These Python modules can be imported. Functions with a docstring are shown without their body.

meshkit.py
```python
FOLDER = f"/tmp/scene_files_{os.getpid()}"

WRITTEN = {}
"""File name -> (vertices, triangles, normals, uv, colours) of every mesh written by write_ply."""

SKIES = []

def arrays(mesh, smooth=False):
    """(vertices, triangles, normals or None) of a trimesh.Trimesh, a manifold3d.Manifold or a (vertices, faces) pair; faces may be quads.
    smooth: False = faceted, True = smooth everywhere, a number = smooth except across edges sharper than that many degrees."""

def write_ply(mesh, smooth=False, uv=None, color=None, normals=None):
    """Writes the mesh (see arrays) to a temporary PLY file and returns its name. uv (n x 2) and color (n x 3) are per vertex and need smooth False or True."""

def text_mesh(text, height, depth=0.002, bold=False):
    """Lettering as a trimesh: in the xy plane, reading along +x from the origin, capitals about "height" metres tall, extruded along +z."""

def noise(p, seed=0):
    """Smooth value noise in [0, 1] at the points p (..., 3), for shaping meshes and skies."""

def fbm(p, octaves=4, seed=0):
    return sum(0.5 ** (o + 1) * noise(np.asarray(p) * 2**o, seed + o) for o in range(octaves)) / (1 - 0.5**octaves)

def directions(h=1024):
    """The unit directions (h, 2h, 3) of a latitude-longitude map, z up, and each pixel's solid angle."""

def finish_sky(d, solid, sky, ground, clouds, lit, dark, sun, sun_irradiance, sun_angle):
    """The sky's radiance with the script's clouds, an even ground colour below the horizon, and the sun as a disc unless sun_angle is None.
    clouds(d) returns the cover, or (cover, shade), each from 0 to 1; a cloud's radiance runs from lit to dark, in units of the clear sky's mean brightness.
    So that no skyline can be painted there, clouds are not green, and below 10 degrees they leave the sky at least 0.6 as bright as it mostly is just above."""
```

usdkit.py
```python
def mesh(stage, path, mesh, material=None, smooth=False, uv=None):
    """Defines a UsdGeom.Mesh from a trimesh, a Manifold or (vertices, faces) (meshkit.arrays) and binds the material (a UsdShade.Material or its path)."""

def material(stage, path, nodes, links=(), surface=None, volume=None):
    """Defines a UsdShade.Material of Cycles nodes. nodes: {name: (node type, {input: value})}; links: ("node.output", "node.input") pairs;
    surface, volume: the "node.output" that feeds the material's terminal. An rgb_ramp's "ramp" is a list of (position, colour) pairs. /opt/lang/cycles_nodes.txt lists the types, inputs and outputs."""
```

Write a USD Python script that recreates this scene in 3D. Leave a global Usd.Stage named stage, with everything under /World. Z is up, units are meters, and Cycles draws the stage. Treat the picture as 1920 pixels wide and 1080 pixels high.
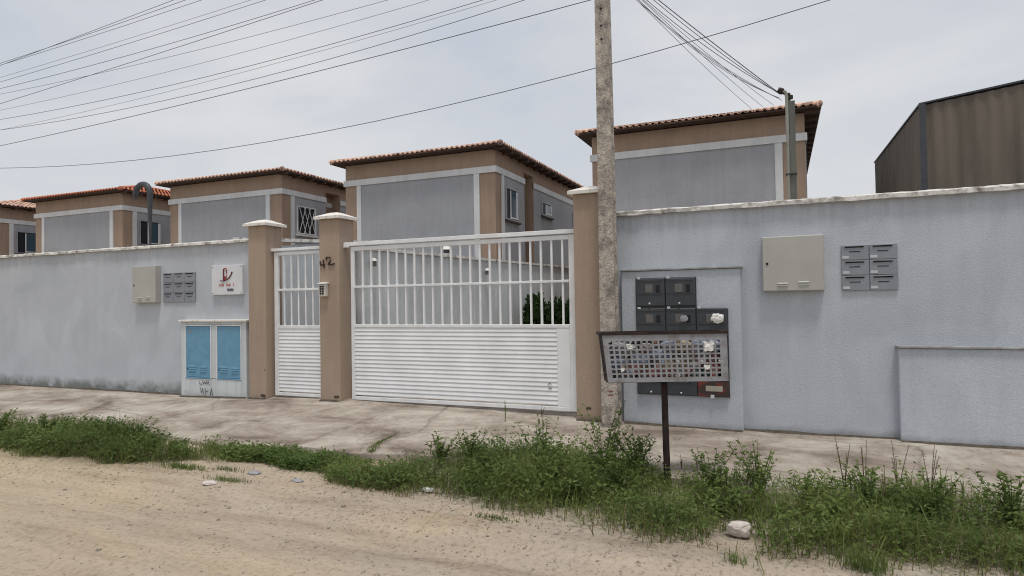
import math, random
import numpy as np
import trimesh
from pxr import Usd, UsdGeom, UsdLux, UsdShade, Gf, Sdf, Vt
import usdkit, meshkit

random.seed(7)
rng = np.random.default_rng(7)
stage = Usd.Stage.CreateInMemory()
UsdGeom.SetStageUpAxis(stage, UsdGeom.Tokens.z)
UsdGeom.SetStageMetersPerUnit(stage, 1.0)
UsdGeom.Xform.Define(stage, '/World')
UsdGeom.Scope.Define(stage, '/World/Looks')

# ------------------------------------------------------------------ camera, sky, sun
# x runs along the street wall (right), y into the estate, z up; the gates stand on y = 0.
cam = UsdGeom.Camera.Define(stage, '/World/camera')
cam.CreateHorizontalApertureAttr(36.0)
cam.CreateFocalLengthAttr(22.5)
cam.CreateExposureAttr(0.45)
cam.CreateClippingRangeAttr(Gf.Vec2f(0.05, 5000))
YAW, PITCH, ROLL = map(math.radians, (22.8, 1.16, -0.9))
_m = (Gf.Matrix4d().SetRotate(Gf.Rotation(Gf.Vec3d(0, 0, 1), math.degrees(ROLL)))
      * Gf.Matrix4d().SetRotate(Gf.Rotation(Gf.Vec3d(1, 0, 0), 90 + math.degrees(PITCH)))
      * Gf.Matrix4d().SetRotate(Gf.Rotation(Gf.Vec3d(0, 0, 1), math.degrees(YAW))))
_m.SetTranslateOnly(Gf.Vec3d(0, -7.6, 1.6))
cam.AddTransformOp().Set(_m)

SUN_DIR = np.array([0.14, -0.23, 0.96]); SUN_DIR /= np.linalg.norm(SUN_DIR)
SKY_STRENGTH = 0.1
CLOUD = 5.15
SUN_I = 0.4
SKY_SHIFT = (1.7, 0.4, 0.0)
mat = usdkit.material
sky_look = mat(stage, '/World/Looks/sky_look', {
    'sky': ('sky_texture', {'sky_type': 'single_scattering', 'sun_disc': False, 'sun_elevation': float(math.asin(SUN_DIR[2])),
                            'sun_rotation': float(math.atan2(SUN_DIR[0], SUN_DIR[1])), 'aerosol_density': 2.0}),
    'tc': ('texture_coordinate', {}),
    'mp': ('mapping', {'location': SKY_SHIFT, 'scale': (1.0, 1.0, 2.6)}),
    'n1': ('noise_texture', {'scale': 2.1, 'detail': 7, 'roughness': 0.56, 'distortion': 0.3}),
    'n2': ('noise_texture', {'scale': 1.1, 'detail': 3, 'roughness': 0.5}),
    'r1': ('rgb_ramp', {'ramp': [(0.30, (0.83, 0.88, 0.97)), (0.48, (0.94, 0.965, 1.01)), (0.66, (1.06, 1.065, 1.08))]}),
    'r2': ('rgb_ramp', {'ramp': [(0.25, (0.86, 0.86, 0.86)), (0.7, (0.97, 0.97, 0.97))]}),
    'k': ('mix', {'mix_type': 'multiply', 'fac': 1.0, 'color2': (CLOUD * 1.0, CLOUD * 1.0, CLOUD * 1.0)}),
    'm': ('mix', {'mix_type': 'mix'}),
    'bg': ('background_shader', {'strength': SKY_STRENGTH})},
    [('tc.generated', 'mp.vector'), ('mp.vector', 'n1.vector'), ('mp.vector', 'n2.vector'), ('n1.fac', 'r1.fac'), ('n2.fac', 'r2.fac'),
     ('r1.color', 'k.color1'), ('r2.color', 'm.fac'), ('sky.color', 'm.color1'), ('k.color', 'm.color2'), ('m.color', 'bg.color')],
    surface='bg.background')
dome = UsdLux.DomeLight.Define(stage, '/World/sky')
UsdShade.MaterialBindingAPI.Apply(dome.GetPrim()).Bind(sky_look)
dome.GetPrim().SetCustomDataByKey('kind', 'structure')
dome.GetPrim().SetCustomDataByKey('label', 'pale overcast sky with soft brighter clouds to the right')
dome.GetPrim().SetCustomDataByKey('category', 'sky')
sun = UsdLux.DistantLight.Define(stage, '/World/sun')
sun.CreateNormalizeAttr(True); sun.CreateIntensityAttr(SUN_I); sun.CreateAngleAttr(10.0); sun.CreateColorAttr(Gf.Vec3f(1.0, 0.95, 0.87))
_z = SUN_DIR; _x = np.cross([0, 1, 0], _z); _x /= np.linalg.norm(_x); _y = np.cross(_z, _x)
sun.AddTransformOp().Set(Gf.Matrix4d(*_x, 0, *_y, 0, *_z, 0, 0, 0, 0, 1))

# ------------------------------------------------------------------ materials
def lin(r, g, b):
    return tuple(((c / 255 / 12.92) if c / 255 <= .04045 else ((c / 255 + .055) / 1.055) ** 2.4) for c in (r, g, b))

LOOKS = {}
def look(name, base, dark=None, scale=6.0, amount=(0.35, 0.7), rough=0.85, bump=0.0, bump_scale=120.0, streak=False, metal=0.0, spec=0.3, fine=None, per_object=0.0, bump_dist=0.01, rust=0.0):
    """plain weathered surface: base colour mixed to a second tone by noise, optional fine relief"""
    dark = dark or tuple(c * 0.8 for c in base)
    nodes = {'g': ('geometry', {}),
             'mp': ('mapping', {'scale': (1, 1, 0.18) if streak else (1, 1, 1)}),
             'n': ('noise_texture', {'scale': scale, 'detail': 6, 'roughness': 0.62}),
             'r': ('rgb_ramp', {'ramp': [(amount[0], base), (amount[1], dark)]}),
             'p': ('principled_bsdf', {'roughness': rough, 'metallic': metal, 'specular_ior_level': spec})}
    links = [('g.position', 'mp.vector'), ('mp.vector', 'n.vector'), ('n.fac', 'r.fac')]
    out = 'r.color'
    if fine:
        nodes.update({'nf': ('noise_texture', {'scale': fine[0], 'detail': 3, 'roughness': 0.7}),
                      'rf': ('rgb_ramp', {'ramp': [(0.3, (1 - fine[1],) * 3), (0.7, (1 + fine[1],) * 3)]}),
                      'mf': ('mix', {'mix_type': 'multiply', 'fac': 1.0})})
        links += [('g.position', 'nf.vector'), ('nf.fac', 'rf.fac'), (out, 'mf.color1'), ('rf.color', 'mf.color2')]
        out = 'mf.color'
    if per_object:
        nodes.update({'oi': ('object_info', {}), 'ro': ('rgb_ramp', {'ramp': [(0, (1 - per_object,) * 3), (1, (1 + per_object,) * 3)]}),
                      'mo': ('mix', {'mix_type': 'multiply', 'fac': 1.0})})
        links += [('oi.random', 'ro.fac'), (out, 'mo.color1'), ('ro.color', 'mo.color2')]
        out = 'mo.color'
    if rust:
        nodes.update({'nr': ('noise_texture', {'scale': 17, 'detail': 5, 'roughness': 0.65}), 'rr': ('rgb_ramp', {'ramp': [(rust, (0, 0, 0)), (rust + .05, (.75, .75, .75))]}),
                      'mr': ('mix', {'mix_type': 'mix', 'color2': (0.20, 0.11, 0.07)})})
        links += [('g.position', 'nr.vector'), ('nr.fac', 'rr.fac'), ('rr.color', 'mr.fac'), (out, 'mr.color1')]
        out = 'mr.color'
    if bump:
        nodes.update({'nb': ('noise_texture', {'scale': bump_scale, 'detail': 3, 'roughness': 0.6}), 'b': ('bump', {'strength': bump, 'distance': bump_dist})})
        links += [('g.position', 'nb.vector'), ('nb.fac', 'b.height'), ('b.normal', 'p.normal')]
    links.append((out, 'p.base_color'))
    LOOKS[name] = mat(stage, '/World/Looks/' + name, nodes, links, surface='p.BSDF')
    return LOOKS[name]

def wall_look(name, base, dirt=(0.20, 0.19, 0.17), base_z=0.12, foot=0.22, foot_amt=0.8, streak_amt=0.25, bump=0.5, top=2.6, patch=0.06):
    """painted roughcast: cloudy tone, faint run-down streaks, rough relief, mould at the foot of the wall"""
    nodes = {'g': ('geometry', {}), 'sep': ('separate_xyz', {}),
             'n': ('noise_texture', {'scale': 1.3, 'detail': 5, 'roughness': 0.6}),
             'r': ('rgb_ramp', {'ramp': [(0.3, tuple(c * 0.93 for c in base)), (0.7, tuple(min(1, c * 1.05) for c in base))]}),
             'ms': ('mapping', {'scale': (1, 1, 0.07)}),
             'ns': ('noise_texture', {'scale': 7.0, 'detail': 5, 'roughness': 0.65}),
             'rs': ('rgb_ramp', {'ramp': [(0.42, (1, 1, 1)), (0.75, (1 - streak_amt, 1 - streak_amt, 1 - streak_amt * 1.05))]}),
             'm1': ('mix', {'mix_type': 'multiply', 'fac': 1.0}),
             'nz': ('noise_texture', {'scale': 3.2, 'detail': 6, 'roughness': 0.7}),
             'mr': ('map_range', {'from_min': base_z, 'from_max': base_z + foot, 'to_min': 0.85, 'to_max': 0.0, 'clamp': True}),
             'mu': ('math', {'math_type': 'multiply'}), 'rm': ('rgb_ramp', {'ramp': [(0.20, (0, 0, 0)), (0.42, (foot_amt,) * 3)]}),
             'm2': ('mix', {'mix_type': 'mix', 'color2': dirt}),
             'ng': ('noise_texture', {'scale': 55.0, 'detail': 4, 'roughness': 0.75}),
             'rg': ('rgb_ramp', {'ramp': [(0.3, (0.88,) * 3), (0.7, (1.10,) * 3)]}),
             'm3': ('mix', {'mix_type': 'multiply', 'fac': 1.0}),
             'np': ('noise_texture', {'scale': 0.75, 'detail': 2, 'roughness': 0.4, 'distortion': 0.8}),
             'rp': ('rgb_ramp', {'ramp': [(0.40, (1 - patch, 1 - patch * .9, 1 - patch * .8)), (0.425, (1, 1, 1)), (0.565, (1, 1, 1)), (0.585, (1 + patch, 1 + patch, 1 + patch))]}),
             'm4': ('mix', {'mix_type': 'multiply', 'fac': 1.0}),
             'mt': ('map_range', {'from_min': top - 0.75, 'from_max': top, 'to_min': 0.0, 'to_max': 1.0, 'clamp': True}),
             'md': ('mapping', {'scale': (1, 1, 0.03)}), 'nd': ('noise_texture', {'scale': 16.0, 'detail': 4, 'roughness': 0.6}),
             'mtd': ('math', {'math_type': 'multiply'}), 'rd': ('rgb_ramp', {'ramp': [(0.36, (0, 0, 0)), (0.62, (0.32,) * 3)]}),
             'm5': ('mix', {'mix_type': 'mix', 'color2': tuple(c * .55 for c in base)}),
             'nb': ('noise_texture', {'scale': 70.0, 'detail': 4, 'roughness': 0.7}), 'b': ('bump', {'strength': bump, 'distance': 0.012}),
             'p': ('principled_bsdf', {'roughness': 0.9, 'specular_ior_level': 0.2})}
    links = [('g.position', 'n.vector'), ('g.position', 'sep.vector'), ('n.fac', 'r.fac'), ('g.position', 'ms.vector'), ('ms.vector', 'ns.vector'), ('ns.fac', 'rs.fac'),
             ('r.color', 'm1.color1'), ('rs.color', 'm1.color2'), ('sep.z', 'mr.value'), ('g.position', 'nz.vector'), ('mr.result', 'mu.value1'), ('nz.fac', 'mu.value2'),
             ('mu.value', 'rm.fac'), ('rm.color', 'm2.fac'), ('m1.color', 'm2.color1'), ('g.position', 'ng.vector'), ('ng.fac', 'rg.fac'), ('g.position', 'np.vector'), ('np.fac', 'rp.fac'), ('m2.color', 'm4.color1'), ('rp.color', 'm4.color2'), ('sep.z', 'mt.value'), ('g.position', 'md.vector'), ('md.vector', 'nd.vector'), ('mt.result', 'mtd.value1'), ('nd.fac', 'mtd.value2'), ('mtd.value', 'rd.fac'), ('rd.color', 'm5.fac'), ('m4.color', 'm5.color1'), ('m5.color', 'm3.color1'), ('rg.color', 'm3.color2'),
             ('g.position', 'nb.vector'), ('nb.fac', 'b.height'), ('b.normal', 'p.normal'), ('m3.color', 'p.base_color')]
    LOOKS[name] = mat(stage, '/World/Looks/' + name, nodes, links, surface='p.BSDF')

wall_look('grey_roughcast', (0.47, 0.50, 0.55), dirt=(0.19, 0.18, 0.16), base_z=0.12, foot=0.16, foot_amt=0.5, streak_amt=0.07)
wall_look('grey_roughcast_mouldy', (0.47, 0.497, 0.54), dirt=(0.12, 0.13, 0.11), base_z=0.18, foot=0.34, foot_amt=0.8, streak_amt=0.05)
wall_look('court_roughcast', (0.55, 0.575, 0.59), foot_amt=0.3)
wall_look('brown_render', (0.385, 0.298, 0.232), dirt=(0.12, 0.09, 0.07), base_z=0.14, foot=0.18, foot_amt=0.6, streak_amt=0.12, bump=0.35, top=2.85, patch=0.03)
wall_look('house_brown', (0.365, 0.268, 0.203), base_z=-5, streak_amt=0.15, bump=0.2, top=5.2, patch=0.03)
wall_look('house_grey', (0.36, 0.37, 0.395), base_z=-5, streak_amt=0.10, bump=0.2, top=5.2, patch=0.03)
wall_look('house_white', (0.66, 0.67, 0.68), base_z=-5, streak_amt=0.16, bump=0.15, top=9, patch=0.03)
wall_look('box_white', (0.60, 0.635, 0.655), foot=0.3, foot_amt=0.35)
look('coping_white', (0.66, 0.65, 0.62), (0.22, 0.20, 0.18), scale=9, amount=(0.46, 0.66), bump=0.6, bump_scale=45)
look('ledge_grey', (0.36, 0.37, 0.38), (0.20, 0.20, 0.20), scale=9, bump=0.4, bump_scale=60)
look('cap_white', (0.72, 0.69, 0.65), (0.30, 0.26, 0.22), scale=14, amount=(0.55, 0.78), bump=0.5, bump_scale=60)
look('white_paint', (0.78, 0.795, 0.81), (0.64, 0.65, 0.66), scale=4, rough=0.45, spec=0.5, rust=0.69)
look('slat_paint', (0.80, 0.81, 0.825), (0.68, 0.69, 0.70), scale=2.5, rough=0.42, spec=0.5, rust=0.70)
look('beige_paint', (0.42, 0.415, 0.385), (0.37, 0.365, 0.34), scale=3, rough=0.5, spec=0.4)
look('blue_paint', (0.14, 0.31, 0.45), (0.10, 0.24, 0.36), scale=7, amount=(0.4, 0.8), rough=0.5, spec=0.4, bump=0.1, bump_scale=30)
look('mailbox_grey', (0.25, 0.265, 0.30), (0.205, 0.22, 0.25), scale=6, rough=0.5, spec=0.4)
look('slot_black', (0.015, 0.015, 0.02), rough=0.7)
look('tag_white', (0.55, 0.56, 0.58), (0.40, 0.41, 0.43), scale=40, rough=0.7)
look('meter_dark', (0.042, 0.048, 0.056), (0.03, 0.034, 0.04), scale=8, rough=0.4, spec=0.5)
look('meter_window', (0.13, 0.125, 0.12), (0.085, 0.083, 0.08), scale=20, rough=0.25, spec=0.5)
look('meter_rust', (0.045, 0.033, 0.03), (0.20, 0.035, 0.025), amount=(0.5, 0.6), scale=5, rough=0.7)
look('label_cream', (0.38, 0.36, 0.30), rough=0.7)
look('sign_white', (0.66, 0.67, 0.70), (0.60, 0.61, 0.64), scale=5, rough=0.4)
look('sign_red', (0.30, 0.035, 0.03), rough=0.5)
look('sign_dark_red', (0.12, 0.03, 0.035), rough=0.5)
look('sign_orange', (0.55, 0.22, 0.16), rough=0.5)
look('sign_grey', (0.12, 0.13, 0.16), rough=0.5)
look('iron_black', (0.02, 0.017, 0.015), (0.035, 0.02, 0.015), scale=60, rough=0.6)
look('rust_dark', (0.020, 0.014, 0.013), (0.055, 0.028, 0.023), scale=12, amount=(0.45, 0.75), rough=0.8, bump=0.3, bump_scale=90)  # rust of rim and post; also paints the shade inside the basket
look('basket_metal', (0.29, 0.29, 0.31), (0.17, 0.135, 0.12), scale=11, amount=(0.46, 0.72), rough=0.65, metal=0.0, spec=0.4)
look('pole_concrete', (0.47, 0.42, 0.36), (0.20, 0.18, 0.165), scale=9, amount=(0.38, 0.66), rough=0.9, bump=0.8, bump_scale=60, fine=(45, 0.35), bump_dist=0.015)
look('post_concrete', (0.15, 0.155, 0.14), (0.10, 0.105, 0.095), scale=5, rough=0.9, streak=True)
look('pipe_pale', (0.30, 0.31, 0.28), (0.22, 0.23, 0.20), scale=5, rough=0.6)
look('pipe_dark', (0.065, 0.07, 0.08), (0.045, 0.048, 0.055), scale=7, rough=0.5)
look('wire_black', (0.07, 0.072, 0.08), rough=0.6)
look('wire_grey', (0.16, 0.165, 0.18), rough=0.6)
look('roof_clay', (0.60, 0.40, 0.31), (0.16, 0.11, 0.10), scale=4.0, amount=(0.47, 0.66), rough=0.9, fine=(30, 0.25), per_object=0.18, bump=0.4, bump_scale=60)
look('roof_clay_orange', (0.58, 0.21, 0.12), (0.34, 0.13, 0.09), scale=4.0, amount=(0.47, 0.66), rough=0.9, fine=(30, 0.25), per_object=0.18, bump=0.4, bump_scale=60)
look('eave_wood', (0.085, 0.055, 0.043), (0.05, 0.035, 0.03), scale=9, rough=0.8)
look('window_frame', (0.34, 0.37, 0.40), (0.27, 0.29, 0.32), scale=6, rough=0.4)
look('window_dark', (0.02, 0.022, 0.028), rough=0.5)
look('plastic_white', (0.78, 0.77, 0.75), (0.62, 0.60, 0.57), scale=30, rough=0.6, bump=0.6, bump_scale=50)
look('plastic_ivory', (0.62, 0.58, 0.52), rough=0.5)
look('paper_white', (0.70, 0.69, 0.66), (0.5, 0.48, 0.44), scale=20, rough=0.8)
look('litter_blue', (0.18, 0.24, 0.36), (0.35, 0.40, 0.48), scale=18, rough=0.6)
look('litter_tan', (0.42, 0.36, 0.24), (0.25, 0.20, 0.13), scale=25, rough=0.8)
look('litter_red', (0.28, 0.07, 0.06), (0.40, 0.30, 0.26), scale=22, rough=0.6)
look('litter_green', (0.10, 0.20, 0.20), (0.25, 0.30, 0.30), scale=22, rough=0.5)
look('litter_grey', (0.22, 0.22, 0.24), (0.32, 0.32, 0.34), scale=20, rough=0.6)
look('rubble_white', (0.60, 0.55, 0.52), (0.42, 0.36, 0.33), scale=22, rough=0.95, bump=0.8, bump_scale=60)
look('pebble', (0.36, 0.32, 0.27), (0.15, 0.13, 0.11), scale=30, rough=0.95, per_object=0.2)
look('siding', (0.17, 0.145, 0.12), (0.11, 0.095, 0.08), scale=3, streak=True, rough=0.9, bump=0.3)
look('stalk_brown', (0.16, 0.11, 0.065), (0.09, 0.065, 0.04), scale=20, rough=0.9)
look('graffiti_ink', (0.13, 0.13, 0.135), rough=0.8)
look('stain_red', (0.22, 0.06, 0.05), rough=0.8)

mat(stage, '/World/Looks/pane_glass', {'d': ('principled_bsdf', {'base_color': (0.045, 0.085, 0.12), 'roughness': 0.08, 'specular_ior_level': 0.6})}, [], surface='d.BSDF')
LOOKS['pane_glass'] = UsdShade.Material.Get(stage, '/World/Looks/pane_glass')

def leaf_look(name, a, b, c):
    nodes = {'g': ('geometry', {}), 'n': ('noise_texture', {'scale': 1.4, 'detail': 3}), 'ad': ('math', {'math_type': 'multiply_add', 'value2': 0.55, 'value3': -0.05}),
             'ad2': ('math', {'math_type': 'multiply_add', 'value2': 0.55}),
             'r': ('rgb_ramp', {'ramp': [(0.15, a), (0.5, b), (0.85, c)]}),
             'd': ('principled_bsdf', {'roughness': 0.6, 'specular_ior_level': 0.25}), 't': ('translucent_bsdf', {}), 'mx': ('mix_closure', {'fac': 0.42})}
    links = [('g.position', 'n.vector'), ('n.fac', 'ad.value1'), ('g.random_per_island', 'ad2.value1'), ('ad.value', 'ad2.value3'), ('ad2.value', 'r.fac'),
             ('r.color', 'd.base_color'), ('r.color', 't.color'), ('d.BSDF', 'mx.closure1'), ('t.BSDF', 'mx.closure2')]
    LOOKS[name] = mat(stage, '/World/Looks/' + name, nodes, links, surface='mx.closure')
leaf_look('grass_green', (0.10, 0.145, 0.040), (0.25, 0.30, 0.085), (0.42, 0.42, 0.16))
leaf_look('grass_dry', (0.15, 0.14, 0.055), (0.27, 0.225, 0.10), (0.42, 0.34, 0.19))
leaf_look('weed_leaf', (0.10, 0.150, 0.040), (0.23, 0.295, 0.085), (0.38, 0.40, 0.15))
leaf_look('shrub_leaf', (0.022, 0.045, 0.014), (0.06, 0.105, 0.028), (0.13, 0.18, 0.05))

# sandy road: patches of yellow sand, pinkish silt and pale grit, with small dark crumbs
mat(stage, '/World/Looks/sand', {
    'g': ('geometry', {}), 'mp': ('mapping', {'scale': (0.5, 1.1, 1)}),
    'n': ('noise_texture', {'scale': 1.1, 'detail': 6, 'roughness': 0.6, 'distortion': 0.4}),
    'r': ('rgb_ramp', {'ramp': [(0.30, (0.41, 0.33, 0.235)), (0.44, (0.385, 0.32, 0.25)), (0.56, (0.36, 0.305, 0.25)), (0.72, (0.45, 0.395, 0.33))]}),
    'sx': ('separate_xyz', {}), 'mx': ('map_range', {'from_min': -8.0, 'from_max': -1.5, 'to_min': 0.6, 'to_max': 0.0, 'clamp': True}), 'my': ('mix', {'mix_type': 'mix', 'color2': (0.43, 0.345, 0.225)}),
    'n2': ('noise_texture', {'scale': 26, 'detail': 5, 'roughness': 0.75}), 'r2': ('rgb_ramp', {'ramp': [(0.30, (0.60, 0.57, 0.54)), (0.46, (1, 1, 1)), (0.75, (1.18, 1.18, 1.2))]}),
    'm': ('mix', {'mix_type': 'multiply', 'fac': 1.0}),
    'm0': ('mapping', {'rotation': (0, 0, 0.06), 'scale': (0.16, 1.0, 1.0)}), 'n4': ('noise_texture', {'scale': 3.6, 'detail': 8, 'roughness': 0.68}), 'r4': ('rgb_ramp', {'ramp': [(0.30, (0.74, 0.71, 0.69)), (0.48, (0.98, 0.98, 0.98)), (0.70, (1.12, 1.12, 1.13))]}),
    'm4': ('mix', {'mix_type': 'multiply', 'fac': 1.0}),
    'v': ('voronoi_texture', {'scale': 46}), 'vn': ('noise_texture', {'scale': 3.3, 'detail': 3}), 'va': ('math', {'math_type': 'multiply', 'value2': 0.50}),
    'vb': ('math', {'math_type': 'less_than'}), 'vc': ('math', {'math_type': 'multiply', 'value2': 0.55}), 'm3': ('mix', {'mix_type': 'mix', 'color2': (0.17, 0.14, 0.11)}),
    'vs': ('math', {'math_type': 'subtract', 'value2': 0.16}),
    'nb': ('noise_texture', {'scale': 60, 'detail': 6, 'roughness': 0.75}), 'b': ('bump', {'strength': 0.55, 'distance': 0.02}),
    'p': ('principled_bsdf', {'roughness': 0.95, 'specular_ior_level': 0.15})},
    [('g.position', 'mp.vector'), ('mp.vector', 'n.vector'), ('n.fac', 'r.fac'), ('g.position', 'n2.vector'), ('n2.fac', 'r2.fac'), ('g.position', 'sx.vector'), ('sx.x', 'mx.value'), ('mx.result', 'my.fac'), ('r.color', 'my.color1'), ('my.color', 'm.color1'), ('r2.color', 'm.color2'),
     ('g.position', 'm0.vector'), ('m0.vector', 'n4.vector'), ('n4.fac', 'r4.fac'), ('m.color', 'm4.color1'), ('r4.color', 'm4.color2'),
     ('g.position', 'v.vector'), ('g.position', 'vn.vector'), ('vn.fac', 'va.value1'), ('va.value', 'vs.value1'), ('v.distance', 'vb.value1'), ('vs.value', 'vb.value2'), ('vb.value', 'vc.value1'), ('vc.value', 'm3.fac'),
     ('m4.color', 'm3.color1'), ('m3.color', 'p.base_color'), ('g.position', 'nb.vector'), ('nb.fac', 'b.height'), ('b.normal', 'p.normal')], surface='p.BSDF')
# worn concrete pavement: pale laitance, brown soil film, dark blotches and hairline cracks
mat(stage, '/World/Looks/old_concrete', {
    'g': ('geometry', {}), 'mp': ('mapping', {'scale': (0.75, 1.25, 1)}), 'sep': ('separate_xyz', {}),
    'n': ('noise_texture', {'scale': 1.5, 'detail': 7, 'roughness': 0.66, 'distortion': 0.5}),
    'r': ('rgb_ramp', {'ramp': [(0.33, (0.15, 0.12, 0.10)), (0.43, (0.265, 0.22, 0.185)), (0.53, (0.355, 0.31, 0.265)), (0.68, (0.47, 0.43, 0.38))]}),
    'ms': ('mapping', {'rotation': (0, 0, 0.9), 'scale': (1.0, 0.6, 1)}),
    'n2': ('noise_texture', {'scale': 7, 'detail': 8, 'roughness': 0.78}), 'r2': ('rgb_ramp', {'ramp': [(0.30, (0.55, 0.52, 0.49)), (0.45, (0.98, 0.98, 0.98)), (0.70, (1.18, 1.18, 1.18))]}),
    'm': ('mix', {'mix_type': 'multiply', 'fac': 1.0}),
    'vd': ('noise_texture', {'scale': 2.0, 'detail': 4}), 'vm': ('mix_vector', {'fac': 0.12}), 'v': ('voronoi_texture', {'scale': 0.42, 'feature': 'distance_to_edge'}),
    'rc': ('rgb_ramp', {'ramp': [(0.0, (0.45, 0.45, 0.45)), (0.006, (0.0, 0.0, 0.0))]}), 'm3': ('mix', {'mix_type': 'mix', 'color2': (0.10, 0.085, 0.07)}),
    'nb': ('noise_texture', {'scale': 35, 'detail': 7, 'roughness': 0.75}), 'b': ('bump', {'strength': 0.6, 'distance': 0.02}),
    'p': ('principled_bsdf', {'roughness': 0.92, 'specular_ior_level': 0.2})},
    [('g.position', 'mp.vector'), ('mp.vector', 'n.vector'), ('n.fac', 'r.fac'), ('g.position', 'ms.vector'), ('ms.vector', 'n2.vector'), ('n2.fac', 'r2.fac'), ('r.color', 'm.color1'), ('r2.color', 'm.color2'),
     ('g.position', 'vd.vector'), ('g.position', 'vm.a'), ('vd.color', 'vm.b'), ('vm.result', 'v.vector'), ('v.distance', 'rc.fac'), ('rc.color', 'm3.fac'), ('m.color', 'm3.color1'),
     ('m3.color', 'p.base_color'), ('g.position', 'nb.vector'), ('nb.fac', 'b.height'), ('b.normal', 'p.normal')], surface='p.BSDF')
for n in ('sand', 'old_concrete'):
    LOOKS[n] = UsdShade.Material.Get(stage, '/World/Looks/' + n)

# ------------------------------------------------------------------ mesh helpers
def cat(parts):
    parts = [(np.asarray(v, float), np.asarray(f, int)) for v, f in parts if len(v)]
    off, vs, fs = 0, [], []
    for v, f in parts:
        vs.append(v); fs.append(f + off); off += len(v)
    return np.vstack(vs), np.vstack(fs)

def box(x0, x1, y0, y1, z0, z1, b=0.0):
    if b <= 0:
        v = np.array([(x, y, z) for x in (x0, x1) for y in (y0, y1) for z in (z0, z1)], float)
        f = np.array([[0, 1, 3], [0, 3, 2], [4, 6, 7], [4, 7, 5], [0, 4, 5], [0, 5, 1], [2, 3, 7], [2, 7, 6], [0, 2, 6], [0, 6, 4], [1, 5, 7], [1, 7, 3]])
        return v, f
    b = min(b, (x1 - x0) * .45, (y1 - y0) * .45, (z1 - z0) * .45)
    p = []
    for sx, x in ((1, x0), (-1, x1)):
        for sy, y in ((1, y0), (-1, y1)):
            for sz, z in ((1, z0), (-1, z1)):
                p += [(x, y + sy * b, z + sz * b), (x + sx * b, y, z + sz * b), (x + sx * b, y + sy * b, z)]
    h = trimesh.convex.convex_hull(np.array(p))
    return np.array(h.vertices), np.array(h.faces)

def hull(p):
    h = trimesh.convex.convex_hull(np.array(p, float))
    return np.array(h.vertices), np.array(h.faces)

def tube(pts, r, n=8, cap=True):
    pts = np.asarray(pts, float); r = np.broadcast_to(r, len(pts))
    t = np.gradient(pts, axis=0); t /= np.linalg.norm(t, axis=1, keepdims=True)
    up = np.array([0, 0, 1.0]) if abs(t[:, 2]).mean() < 0.9 else np.array([1.0, 0, 0])
    vs = []
    for p, d, rr in zip(pts, t, r):
        a = np.cross(up, d); a /= max(np.linalg.norm(a), 1e-9); b = np.cross(d, a)
        th = np.arange(n) / n * 2 * np.pi
        vs.append(p + rr * (np.cos(th)[:, None] * a + np.sin(th)[:, None] * b))
    v = np.vstack(vs); f = []
    for i in range(len(pts) - 1):
        for k in range(n):
            a, b, c, d = i * n + k, i * n + (k + 1) % n, (i + 1) * n + k, (i + 1) * n + (k + 1) % n
            f += [(a, b, d), (a, d, c)]
    if cap:
        v = np.vstack([v, pts[:1], pts[-1:]]); m = len(v)
        L = (len(pts) - 1) * n
        for k in range(n):
            f += [(m - 2, (k + 1) % n, k), (m - 1, L + k, L + (k + 1) % n)]
    return v, np.array(f)

def cyl(p, q, r, n=12):
    return tube([p, q], r, n)

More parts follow.
